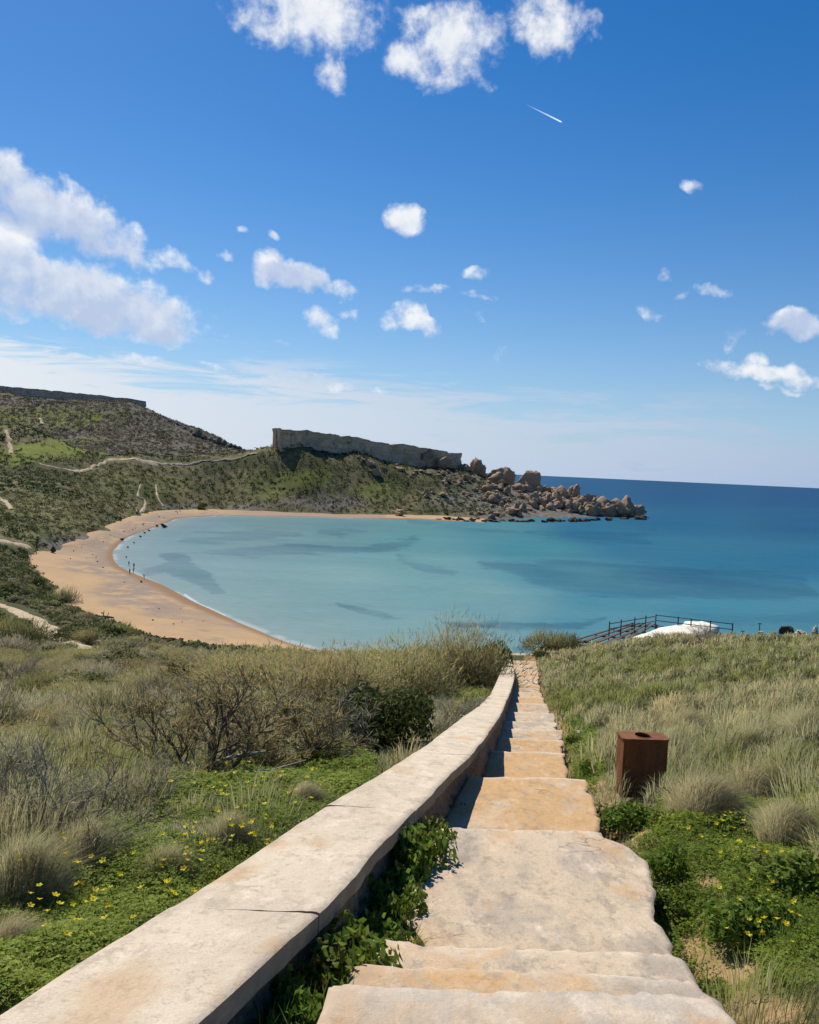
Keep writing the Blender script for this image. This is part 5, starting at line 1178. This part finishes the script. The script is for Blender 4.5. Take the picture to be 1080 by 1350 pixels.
# ---- the shrubs one can tell apart
NAMED = [
 ('tamarisk0', 268, 1016, 230, 168, 'large bare branched tamarisk with a dark base at the near edge of the thicket', 'tamarisk', 'bush', .3),
 ('tamarisk1', 372, 1006, 190, 140, 'tamarisk with upright dark stems right of the large bare branched one', 'tamarisk', 'bush', 1.9),
 ('twiggy0', 432, 1004, 150, 110, 'tangled grey twiggy bush between the tamarisks and the dark evergreen', 'bush', 'bush', .9),
 ('lentisk0', 500, 985, 118, 92, 'dense dark evergreen bush with a yellowish top near the wall', 'evergreen_bush', 'bush', 0),
 ('ochre0', 430, 938, 150, 84, 'ochre green tamarisk behind the dark evergreen bush', 'tamarisk', 'bush', 1.0),
 ('ochre1', 528, 920, 130, 78, 'ochre tamarisk above the dark evergreen, left of the tallest ochre one by the wall', 'tamarisk', 'bush', 2.2),
 ('ochre0', 606, 905, 116, 88, 'tallest ochre tamarisk beside the far end of the wall', 'tamarisk', 'bush', 3.1),
 ('lentisk1', 650, 890, 36, 50, 'rounded green bush pressing against the far end of the wall', 'evergreen_bush', 'bush', .7),
 ('twiggy1', 605, 952, 80, 42, 'low grey thorny shrub on the outer side of the wall', 'bush', 'bush', .4),
 ('cushion0', 565, 968, 70, 34, 'low grey cushion beside the coping below the grey thorny shrub', 'bush', 'bush', .4),
 ('ochre1', 340, 908, 150, 50, 'pale ochre tamarisk left of the thicket, in front of the beach', 'tamarisk', 'bush', .1),
 ('tamarisk2', 262, 902, 120, 48, 'olive tamarisk with thin twigs at the left end of the brow thicket', 'tamarisk', 'bush', 2.9),
 ('ochre0', 470, 896, 110, 42, 'ochre tamarisk on the brow just below the waterline', 'tamarisk', 'bush', 2.0),
 ('ochre1', 385, 892, 110, 34, 'ochre tamarisk on the brow in front of the near end of the beach', 'tamarisk', 'bush', 4.0),
 ('twiggy0', 78, 1112, 190, 165, 'bare grey bush with forked dark limbs at the left edge', 'bush', 'bush', 2.6),
 ('twiggy1', -8, 1075, 110, 140, 'bare twiggy bush cut by the left edge of the view', 'bush', 'bush', .2),
 ('twiggy1', 180, 1060, 130, 70, 'spreading grey twigs between the two bare bushes and the thicket', 'bush', 'bush', 1.2),
 ('cushion1', 735, 860, 70, 34, 'rounded brown grey shrub on the brow right of the steps', 'bush', 'bush', .3),
 ('lentisk2', 716, 871, 18, 15, 'small dark green bush touching the far end of the steps', 'evergreen_bush', 'bush', .3),
 ('lentisk1', 728, 861, 26, 13, 'dark green bush under the rounded brown grey shrub', 'evergreen_bush', 'bush', 1.3),
 ('cushion0', 240, 1128, 110, 46, 'grey cushion of dry stems among the yellow flowers', 'bush', 'bush', 1.3),
 ('twiggy0', 925, 845, 60, 24, 'straw coloured twiggy bush in front of the canvas', 'bush', 'bush', 1.3),
 ('twiggy1', 880, 846, 40, 16, 'pinkish dry bush at the foot of the canvas', 'bush', 'bush', .3),
 ('cushion1', 25, 850, 70, 44, 'large rounded olive bush beside the footpath at the left edge', 'bush', 'bush', .3),
 ('cushion0', 15, 862, 50, 26, 'smooth grey dome shaped bush at the left edge', 'bush', 'bush', .9),
 ('cushion0', 72, 860, 32, 18, 'small grey dome shaped bush right of the bright grass patch', 'bush', 'bush', 1.9),
 ('lentisk0', 112, 845, 60, 26, 'dark green bush right of the footpath bend', 'evergreen_bush', 'bush', 1.9),
 ('cushion1', 150, 842, 64, 26, 'brownish rounded bush overlooking the sand right of the footpath bend', 'bush', 'bush', 1.1),
 ('cushion2', 82, 800, 36, 26, 'grey bush jutting onto the orange sand', 'bush', 'bush', 1.1),
 ('scrub0', 267, 673, 12, 11, 'pale round bush alone at the back of the far sand', 'bush', 'bush', 1.1)]
for k, px, py, w, h, lb, nm, cat, rz in NAMED: plant_px(k, px, py, w, h, lb, cat=cat, name=nm, rz=rz)
mb = MB(); P = hit(262, 1022)
for pts in ([(-.15, 0, .12), (.2, -.1, .06), (.7, -.05, .10), (1.0, .05, .17)], [(.25, -.1, .07), (.6, -.3, .05), (.85, -.38, .08)], [(0, -.05, .08), (.3, .1, .16), (.6, .15, .2)]): mb.tube(pts, [.018, .015, .011, .006][:len(pts)], 5)
o = mb.build('fallen_branch', M['palebark'], None, True); o.location = P; tag(o, 'bleached fallen branch lying at the foot of the large tamarisk', 'branch')
print('named', round(time.time() - T0, 1))

# ---- scrub of the left slope: single bushes nearest the viewer, the rest one mass
rg = np.random.default_rng(77); placed = 0; tries = 0; done = []
while placed < 250 and tries < 6000:
    tries += 1
    px = rg.uniform(-60, 480); py = rg.uniform(752, 985) if rg.random() < .7 else rg.uniform(840, 900)
    if px > 300 and py < 862: continue
    if py > 945 and px > 150: continue
    P = hit(px, py)
    if P[1] > 230 or in_poly(P[0], P[1], BPOLY) or P[2] < 3.4 or P[0] > wl(P[1]) - .8: continue
    if 790 < py < 866 and abs(px - np.interp(py, [792, 799, 810, 824, 840, 850, 858, 866], [-40, 0, 30, 55, 78, 98, 108, 118])) < 26: continue
    y = P[1]; s = rg.uniform(.7, 1.9) * (1 + y / 220) * (.8 if y < 25 else 1)
    if any((P[0] - a) ** 2 + (P[1] - b) ** 2 < (.33 * (s + c)) ** 2 for a, b, c in done): continue
    if py - .6 * s * F / y < np.interp(px, [0, 100, 150, 300, 420, 480], [700, 790, 828, 852, 860, 862]): continue
    done.append((P[0], P[1], s)); t = rg.random()
    if y < 60: key = ['cushion0', 'cushion1', 'cushion2', 'twiggy1', 'ochre1', 'scrub1'][int(t * 6)]
    else: key = ['scrub0', 'scrub1', 'scrub2', 'scrub3', 'cushion1', 'cushion2'][int(t * 6)]
    dark = key in ('scrub0', 'scrub2')
    P[2] -= .05; plant(key, P, s, s * rg.uniform(.42, .62), {'twiggy1': 'dry twiggy shrub on the scrub slope above the beach', 'ochre1': 'ochre leafed shrub on the scrub slope above the beach'}.get(key, 'dark green shrub on the scrub slope above the beach' if dark else 'grey green cushion shrub on the scrub slope above the beach'), 'shrub',
        {'twiggy1': 'dry shrubs of the slope', 'ochre1': 'ochre shrubs of the slope'}.get(key, 'dark shrubs of the slope' if dark else 'grey green shrubs of the slope'), rg.uniform(0, 6)); placed += 1
def clumps(n, rlo, rhi, alo, ahi, seed, size, cols, per, thr, name, label, minz=1.6, test=None, flat=.55):
    rg = np.random.default_rng(seed); az = rg.uniform(R(alo), R(ahi), n); r = np.exp(rg.uniform(math.log(rlo), math.log(rhi), n)); x = r * np.sin(az); y = r * np.cos(az); z = ground_z(x, y)
    den = fbm(x * .035, y * .035, 0, seed, 4) * .6 + fbm(x * .12, y * .12, 0, seed + 3, 3) * .4
    k = (z > minz) & ~in_poly(x, y, BPOLY) & (den > thr)
    px, py = proj(np.c_[x, y, z])
    for T in TRACKS: k &= seg_dist(px, py, T, False) > 2.5 + 1000 / r
    if test is not None: k &= test(px, py, x, y, z, r)
    x, y, z, r = x[k], y[k], z[k], r[k]; m = len(x); s = size(r) * rg.uniform(.55, 1.35, m)
    tone = np.clip(fbm(x * .02, y * .02, 0, seed + 9, 3) * 1.7 - .35 + rg.uniform(-.25, .25, m), 0, .999); c0 = np.array(cols)[(tone * len(cols)).astype(int)] * rg.uniform(.75, 1.25, (m, 1))
    i = np.repeat(np.arange(m), per); d = unit(rg.normal(size=(m * per, 3))); d[:, 2] = np.abs(d[:, 2]) * .9 + .02
    P = np.c_[x, y, z][i] + d * (s[i] * .5 * rg.uniform(.6, 1.1, m * per))[:, None] * [1, 1, flat * 1.7]
    V, Fs, Cc = quads(P, unit(d + rg.normal(0, .5, d.shape)), s[i] * rg.uniform(.22, .42, m * per), .7, jitter(c0[i], m * per, rg, .35), rg)
    o = link(name, mk(name, V, Fs, Cc), M['leaf']); tag(o, label, kind='stuff'); return m
TRACKS = [[(-40, 792), (0, 799), (30, 810), (55, 824), (78, 840), (98, 850), (108, 858)], [(8, 568), (12, 584), (15, 598)], [(-10, 710), (40, 722)], [(-6, 655), (8, 662), (15, 672)], [(52, 612), (92, 620), (122, 617), (140, 608)], [(140, 607), (165, 606), (190, 609), (218, 612), (240, 612)], [(236, 613), (262, 610), (292, 607), (320, 603), (338, 598)], [(186, 640), (182, 655), (192, 664), (180, 676)], [(206, 640), (208, 655), (216, 668)]]
FARC = [(.028, .046, .016), (.045, .066, .021), (.078, .094, .032), (.125, .125, .052), (.18, .165, .085)]
lushpt = lambda px, py: np.clip(1.1 - ((px - 60) / 75) ** 2 - ((py - 590) / 16) ** 2, 0, 1)
n1 = clumps(60000, 55, 780, -33, 8, 301, lambda r: .7 + .0036 * r, FARC, 13, .27, 'scrub', 'dark evergreen scrub covering the slopes round the bay', test=lambda px, py, x, y, z, r: (RNG.random(len(x)) > lushpt(px, py) * .9) & ((px < 640) | (RNG.random(len(x)) < .35)) & ~((r < 150) & (px > 330)))
n2 = clumps(30000, 860, 1500, -34, -9, 302, lambda r: .0032 * r, [(.085, .088, .066), (.115, .115, .085), (.15, .14, .105), (.20, .185, .145)], 12, .40, 'far_scrub', 'grey garigue speckling the far plateau slope', 10)
print('scrub', placed, n1, n2, round(time.time() - T0, 1))

# ---- grass near the viewer
def sample(n, rlo, rhi, alo, ahi, rg, const=False):
    az = rg.uniform(R(alo), R(ahi), n); r = np.sqrt(rg.uniform(rlo ** 2, rhi ** 2, n)) if const else np.exp(rg.uniform(math.log(rlo), math.log(rhi), n))
    x, y = r * np.sin(az), r * np.cos(az); k = ((x > er(y) + .02) | (x < wl(y) - .02)); x, y, r = x[k], y[k], r[k]; z = ground_z(x, y); px, py = proj(np.c_[x, y, z]); return x, y, z, r, px, py
def soil_mask(px, py):
    m = np.zeros(np.shape(px))
    for cx, cy, rx, ry in SOIL: m = np.maximum(m, 1.2 - ((px - cx) / rx) ** 2 - ((py - cy) / ry) ** 2)
    return np.clip(m, 0, 1)
STRAW = [(.60, .50, .285), (.52, .44, .24), (.44, .385, .205)]; GGREY = [(.345, .34, .19), (.30, .305, .15), (.41, .385, .23)]; GOL = [(.25, .27, .085), (.30, .31, .11), (.21, .24, .07)]
def tussock_grass(n, alo, ahi, rlo, rhi, seed, dens, name, label, wind, keep=None, hmul=1.0):
    rg = np.random.default_rng(seed); x, y, z, r, px, py = sample(n, rlo, rhi, alo, ahi, rg, True)
    gm = green_mask(px, py); k = rg.random(len(x)) > np.maximum(gm * 1.1, soil_mask(px, py)) * np.where(r < 20, 1, .5)
    dn = fbm(x * .55, y * .55, 0, seed, 3); k &= dn > .40 + .16 * (rg.random(len(x)) - .5)
    k &= rg.random(len(x)) < np.clip((np.maximum(wl(y) - x, x - er(y)) - .05) / .9, .0, 1)
    if keep is not None: k &= keep(x, y, px, py)
    x, y, z, r = x[k], y[k], z[k], r[k]; m = len(x); s = rg.uniform(.20, .50, m) * hmul
    nb = np.clip(dens / r ** .75, 34, 330).astype(int); i = np.repeat(np.arange(m), nb); t = len(i)
    a = rg.uniform(0, 2 * math.pi, t); q = np.sqrt(rg.random(t)); off = np.c_[np.cos(a), np.sin(a)] * q[:, None]
    P = np.c_[np.c_[x, y][i] + off * (s[i] * .85)[:, None], z[i] - .05 + s[i] * .75 * (1 - q ** 2)]
    h = s[i] * rg.uniform(.32, .75, t); w = np.maximum(.0035, r[i] * .00095) * rg.uniform(.7, 1.3, t)
    lean = off * (.35 + .75 * q)[:, None] + np.array(wind) * rg.uniform(.4, 1.2, (t, 1)) + rg.normal(0, .22, (t, 2))
    tone = np.clip(fbm(x * .35, y * .35, 0, seed + 4, 3) * 2.2 - .6 + rg.normal(0, .16, m), 0, .999)[i]
    pal = np.array(GOL + GGREY + GGREY[:2] + STRAW[1:2]); c = pal[np.clip((tone * 9 + rg.normal(0, 1.3, t)), 0, 8).astype(int)]
    V, Fs, Cc = blades(P, h, w, lean, jitter(c, t, rg), rg); me = mk(name, V, Fs, Cc); soft_normals(me, np.repeat(unit(np.c_[off * 1.15, .75 + 0 * q] + rg.normal(0, .22, (t, 3))), 5, 0)); o = link(name, me, M['blade']); tag(o, label, kind='stuff'); return t
def turf(n, alo, ahi, rlo, rhi, seed, name, label):
    rg = np.random.default_rng(seed); x, y, z, r, px, py = sample(n, rlo, rhi, alo, ahi, rg)
    gm = green_mask(px, py); k = rg.random(len(x)) > soil_mask(px, py) * .93; x, y, z, r, gm = x[k], y[k], z[k], r[k], gm[k]; t = len(x)
    h = rg.uniform(.04, .14, t) * (1 + r * .012); w = np.maximum(.004, r * .0011) * rg.uniform(.7, 1.4, t)
    g_ = (fbm(x * .9, y * .9, 0, seed, 4) + (gm - .35) * .9 + rg.normal(0, .12, t)) > .52
    pal1 = np.array(GREEN_ + GOL[:1]); pal2 = np.array(GOL + GGREY + STRAW[1:])
    c = np.where(g_[:, None], pal1[rg.integers(len(pal1), size=t)], pal2[rg.integers(len(pal2), size=t)])
    V, Fs, Cc = blades(np.c_[x, y, z - .01], h, w, rg.normal(0, .35, (t, 2)) + [.12, .05], jitter(c, t, rg), rg); o = link(name, mk(name, V, Fs, Cc), M['blade']); tag(o, label, kind='stuff'); return t
t1 = tussock_grass(5600, 4, 40, 2.6, 54, 401, 900, 'grass', 'wind combed grey green grass in tufts on the right hand slope', (.38, .10), lambda x, y, px, py: x > er(y))
t2 = tussock_grass(5200, -46, 12, 2.6, 54, 402, 560, 'dry_grass', 'dry grey grass between the bushes left of the wall', (.30, .10), lambda x, y, px, py: (x < wl(y)) & ((np.hypot(x, y) < 14) | (RNG.random(len(x)) < .55)) & ((((px - 430) / 260) ** 2 + ((py - 955) / 70) ** 2 > 1) | (RNG.random(len(x)) < .15)), .85)
t3 = turf(170000, -40, 40, 1.6, 60, 403, 'turf', 'short mixed green and straw grass covering the ground near the steps')
def clover(n, seed):
    rg = np.random.default_rng(seed); x, y, z, r, px, py = sample(n, 1.7, 17, -38, 38, rg); gm = green_mask(px, py) * (1 - soil_mask(px, py))
    k = rg.random(len(x)) < gm * 1.2; x, y, z, r = x[k], y[k], z[k], r[k]; t = len(x)
    mound = fbm(x * 1.6, y * 1.6, 0, seed, 3); hgt = np.clip(.02 + .26 * (mound - .25), .02, .3) * rg.uniform(.55, 1.05, t)
    P0 = np.c_[x, y, z + hgt]; a0 = rg.uniform(0, 2 * math.pi, t); sz = np.maximum(.014, r * .0033) * rg.uniform(.5, 1.6, t); parts = []
    tilt = rg.normal(0, .45, (t, 2)); tone = fbm(x * 2.2, y * 2.2, 0, seed + 2, 3)
    pal = np.array([(.095, .155, .018), (.14, .21, .025), (.19, .27, .036), (.26, .33, .055)]); c = jitter(pal[np.clip(tone * 5 - .6 + rg.normal(0, .6, t), 0, 3).astype(int)], t, rg, .2)
    for j in range(3):
        a = a0 + j * 2.094; d = np.c_[np.cos(a), np.sin(a), -.25 + 0 * a + tilt[:, 0] * np.cos(a) + tilt[:, 1] * np.sin(a)]; e = np.c_[-np.sin(a), np.cos(a), 0 * a]
        s = sz[:, None]; V = np.stack([P0, P0 + d * s * .85 - e * s * .5, P0 + d * s * .78, P0 + d * s * .85 + e * s * .5], 1).reshape(-1, 3); i = (np.arange(t) * 4)[:, None]
        parts.append((V, np.concatenate([i + [[0, 1, 2]], i + [[0, 2, 3]]]), np.repeat(c, 4, 0)))
    V, Fs, Cc = join(parts); o = link('clover', mk('clover', V, Fs, Cc), M['clover']); tag(o, 'lush green clover carpet beside the steps and the wall', kind='stuff'); return t
t4 = clover(230000, 404)
# ---- plants rooted between the wall and the steps, and along the right edge
for k in range(3): proto('herb%d' % k, [('foliage', leafy_bush(90 + k, 1500, .085, [GREEN_ + DARKG[2:], GREEN_, DARKG[1:] + GREEN_][k], 9, 1.0, .65), M['clover'])]); HTS['herb%d' % k] = (ztop_of(PROTO['herb%d' % k]), wid_of(PROTO['herb%d' % k]))
HERBS = [(505, 1155, 62, 88, 0, 'leafy green weed filling the gap between wall and broad step'), (530, 1112, 40, 44, 2, 'dark leafy weed at the far corner of the broad step'), (482, 1200, 60, 60, 1, 'bright weed below the tall leafy one beside the broad step'), (400, 1300, 80, 62, 2, 'dark weed at the foot of the wall near the bottom of the view'), (335, 1345, 70, 52, 0, 'green weed at the bottom edge against the wall'),
 (596, 1062, 20, 34, 2, 'dark weed hanging on the wall beside the orange step'), (615, 1030, 16, 26, 0, 'small weed on the wall above the orange step'), (440, 1250, 60, 50, 1, 'broad leaved weed beside the three narrow steps'), (822, 1100, 60, 46, 0, 'leafy plant at the foot of the bin on the path side'), (868, 1100, 34, 34, 2, 'small leafy plant right of the one at the foot of the bin'), (885, 1160, 50, 50, 1, 'leafy plant along the right edge of the broad step'),
 (900, 1215, 54, 46, 2, 'lower leafy plant along the right edge of the broad step'), (775, 1025, 26, 24, 1, 'weed at the right edge of the orange steps'), (758, 985, 18, 18, 0, 'weed at the right edge of the upper orange steps'), (930, 1310, 44, 30, 2, 'weed on the orange soil beside the bottom step'), (985, 1240, 90, 60, 1, 'taller clump of leaves amid the clover on the right'), (1050, 1180, 90, 60, 0, 'clump of leaves at the right edge of the clover')]
def gut(px, py):
    if px > 640: return hit(px, py)
    P = on_prof(px, py, -.12); P[0] = max(min(P[0], float(wr(P[1])) + .17), float(wr(P[1])) + .06); P[2] = float(Pz(P[1])) - .30
    return P
for px, py, w, h, v, lb in HERBS:
    P = gut(px, py); y = P[1]; h = h + (34 if px < 560 else 0); w = w * (1.25 if px < 560 else 1); plant('herb%d' % v, P, w * y / F, h * y / F, lb, 'weed', None, random.uniform(0, 6), 'weed')
def gutter(n, seed):
    rg = np.random.default_rng(seed); y = rg.uniform(1.7, 5.2, n); lo = wr(y) - .01; hi_ = lo + np.interp(y, [1.7, 2.6, 3.4, 5.3], [.22, .24, .26, .14]); x = rg.uniform(lo, hi_); z = Pz(y) - .30 
    h = rg.uniform(.10, .30, n); c = jitter(np.array(GREEN_)[rg.integers(4, size=n)], n, rg, .3)
    V, Fs, Cc = blades(np.c_[x, y, z], h, rg.uniform(.006, .014, n), rg.normal(0, .45, (n, 2)), c, rg); o = link('long_grass', mk('long_grass', V, Fs, Cc), M['blade']); tag(o, 'long bright grass in the gap between wall and steps', kind='stuff')
gutter(4200, 55)
rg = np.random.default_rng(321)
for k in range(13):
    y = 2.1 + 3.0 * (k + rg.uniform(.1, .9)) / 13; x = float(wr(y)) + rg.uniform(.07, .15); w = rg.uniform(.20, .32); plant('herb%d' % (k % 3), (x, y, float(Pz(y)) - .30), w, rg.uniform(.30, .44) if y > 2.6 else rg.uniform(.22, .32), 'leafy green weed crowding the gap between the wall and the nearest steps', 'weed', 'weeds in the gap beside the steps', rg.uniform(0, 6), 'weed')
# ---- grass tussocks big enough to count
def tuss_mesh(seed, n=2600):
    rg = np.random.default_rng(seed); a = rg.uniform(0, 2 * math.pi, n); q = np.sqrt(rg.random(n)); off = np.c_[np.cos(a), np.sin(a)] * q[:, None]
    P = np.c_[off * .30, .22 * (1 - q ** 2) * np.ones(n) - .03]; pal = np.array(GGREY + STRAW + GGREY)
    me = mk('grass_tussock', *blades(P, rg.uniform(.25, .5, n) * (1.1 - .3 * q), rg.uniform(.003, .007, n), off * (.3 + .7 * q)[:, None] + [.32, .05] + rg.normal(0, .22, (n, 2)), jitter(pal[rg.integers(len(pal), size=n)], n, rg), rg)); soft_normals(me, np.repeat(unit(np.c_[off * 1.15, .75 + 0 * q] + rg.normal(0, .22, (n, 3))), 5, 0)); return me
TM = [tuss_mesh(500 + k) for k in range(3)]
for m_ in TM: m_.materials.append(M['blade'])
for k, (px, py, w, h, lb) in enumerate([(925, 1085, 130, 66, 'big grey grass tussock just right of the bin'), (1035, 1110, 110, 52, 'grey grass tussock at the right edge above the clover'), (1000, 1050, 110, 46, 'pale tussock behind the big one right of the bin'), (845, 1000, 60, 40, 'tussock growing behind the bin'), (805, 1000, 44, 34, 'small tussock on the steps side of the bin'), (900, 975, 90, 40, 'broad tussock above and right of the bin'),
        (30, 1190, 140, 92, 'tall dry tussock at the left edge below the bare bush'), (110, 1150, 120, 66, 'dry tussock under the bare grey bush'), (10, 1270, 100, 60, 'dry tussock at the left edge beside the coping'), (215, 1165, 90, 50, 'thin dry tussock among the yellow flowers'), (300, 1118, 80, 46, 'dry tussock between flowers and coping'), (400, 1062, 60, 30, 'fine grey tussock near the middle of the coping'), (980, 1000, 80, 44, 'tussock in the middle of the right hand slope'), (1060, 985, 90, 50, 'tussock at the right edge high on the slope')]):
    P = hit(px, py); y = P[1]; o = bpy.data.objects.new('grass_tussock', TM[k % 3]); COL.objects.link(o); o.location = P; o.scale = (w * y / F / .95, w * y / F / .95, h * y / F / .52); o.rotation_euler.z = random.uniform(-.6, .6); tag(o, lb, 'grass tussock')
# ---- yellow flowers
def flower_mesh(seed):
    rg = random.Random(seed); V = []; Fs = []; mi = []
    for k in range(5):
        a = k * 2 * math.pi / 5; c, s = math.cos(a), math.sin(a); b = len(V); w = .011
        V += [(0, 0, .0), (c * .013 - s * w * .8, s * .013 + c * w * .8, .010), (c * .027 - s * w * .7, s * .027 + c * w * .7, .014), (c * .030, s * .030, .015), (c * .027 + s * w * .7, s * .027 - c * w * .7, .014), (c * .013 + s * w * .8, s * .013 - c * w * .8, .010)]; Fs.append(tuple(range(b, b + 6))); mi.append(0)
    b = len(V)
    for z in (-.16, 0):
        for k in range(3): V.append((.0016 * math.cos(k * 2.1), .0016 * math.sin(k * 2.1), z))
    for k in range(3): Fs.append((b + k, b + (k + 1) % 3, b + 3 + (k + 1) % 3, b + 3 + k)); mi.append(1)
    me = bpy.data.meshes.new('wildflower'); me.from_pydata(V, [], Fs); me.update(); me.polygons.foreach_set('material_index', mi)
    at = me.color_attributes.new('Col', 'FLOAT_COLOR', 'POINT'); at.data.foreach_set('color', np.array([(.80, .66, .02, 1) if i < b else (.10, .16, .03, 1) for i in range(len(V))], np.float32).ravel())
    me.materials.append(M['petal']); me.materials.append(M['clover']); return me
FM = flower_mesh(1); rg = np.random.default_rng(909); nf = 0
FZ = [(330, 1060, 110, 30, 44), (150, 1190, 120, 60, 40), (280, 1150, 80, 30, 26), (1010, 1200, 70, 80, 34), (940, 1130, 40, 25, 12), (90, 1230, 70, 50, 14), (320, 1120, 40, 20, 14)]
for cx, cy, rx, ry, n in FZ:
    for k in range(n):
        px, py = cx + rx * rg.uniform(-1, 1), cy + ry * rg.uniform(-1, 1); P = hit(px, py)
        if not (P[0] < wl(P[1]) - .05 or P[0] > er(P[1]) + .1): continue
        o = bpy.data.objects.new('wildflower', FM); COL.objects.link(o); o.location = (P[0], P[1], P[2] + rg.uniform(.10, .24)); s = rg.uniform(.42, .62) * (1 + max(0, P[1] - 4) * .07); o.scale = (s, s, s); o.rotation_euler = (rg.normal(-.2, .35), rg.normal(-.2, .35), rg.uniform(0, 6))
        left = px < 540; tag(o, 'small yellow wildflower in the green patch left of the wall' if left else 'small yellow wildflower in the clover right of the steps', 'wildflower', 'yellow flowers left of the wall' if left else 'yellow flowers right of the steps'); nf += 1
print('grass', t1, t2, t3, t4, nf, round(time.time() - T0, 1))
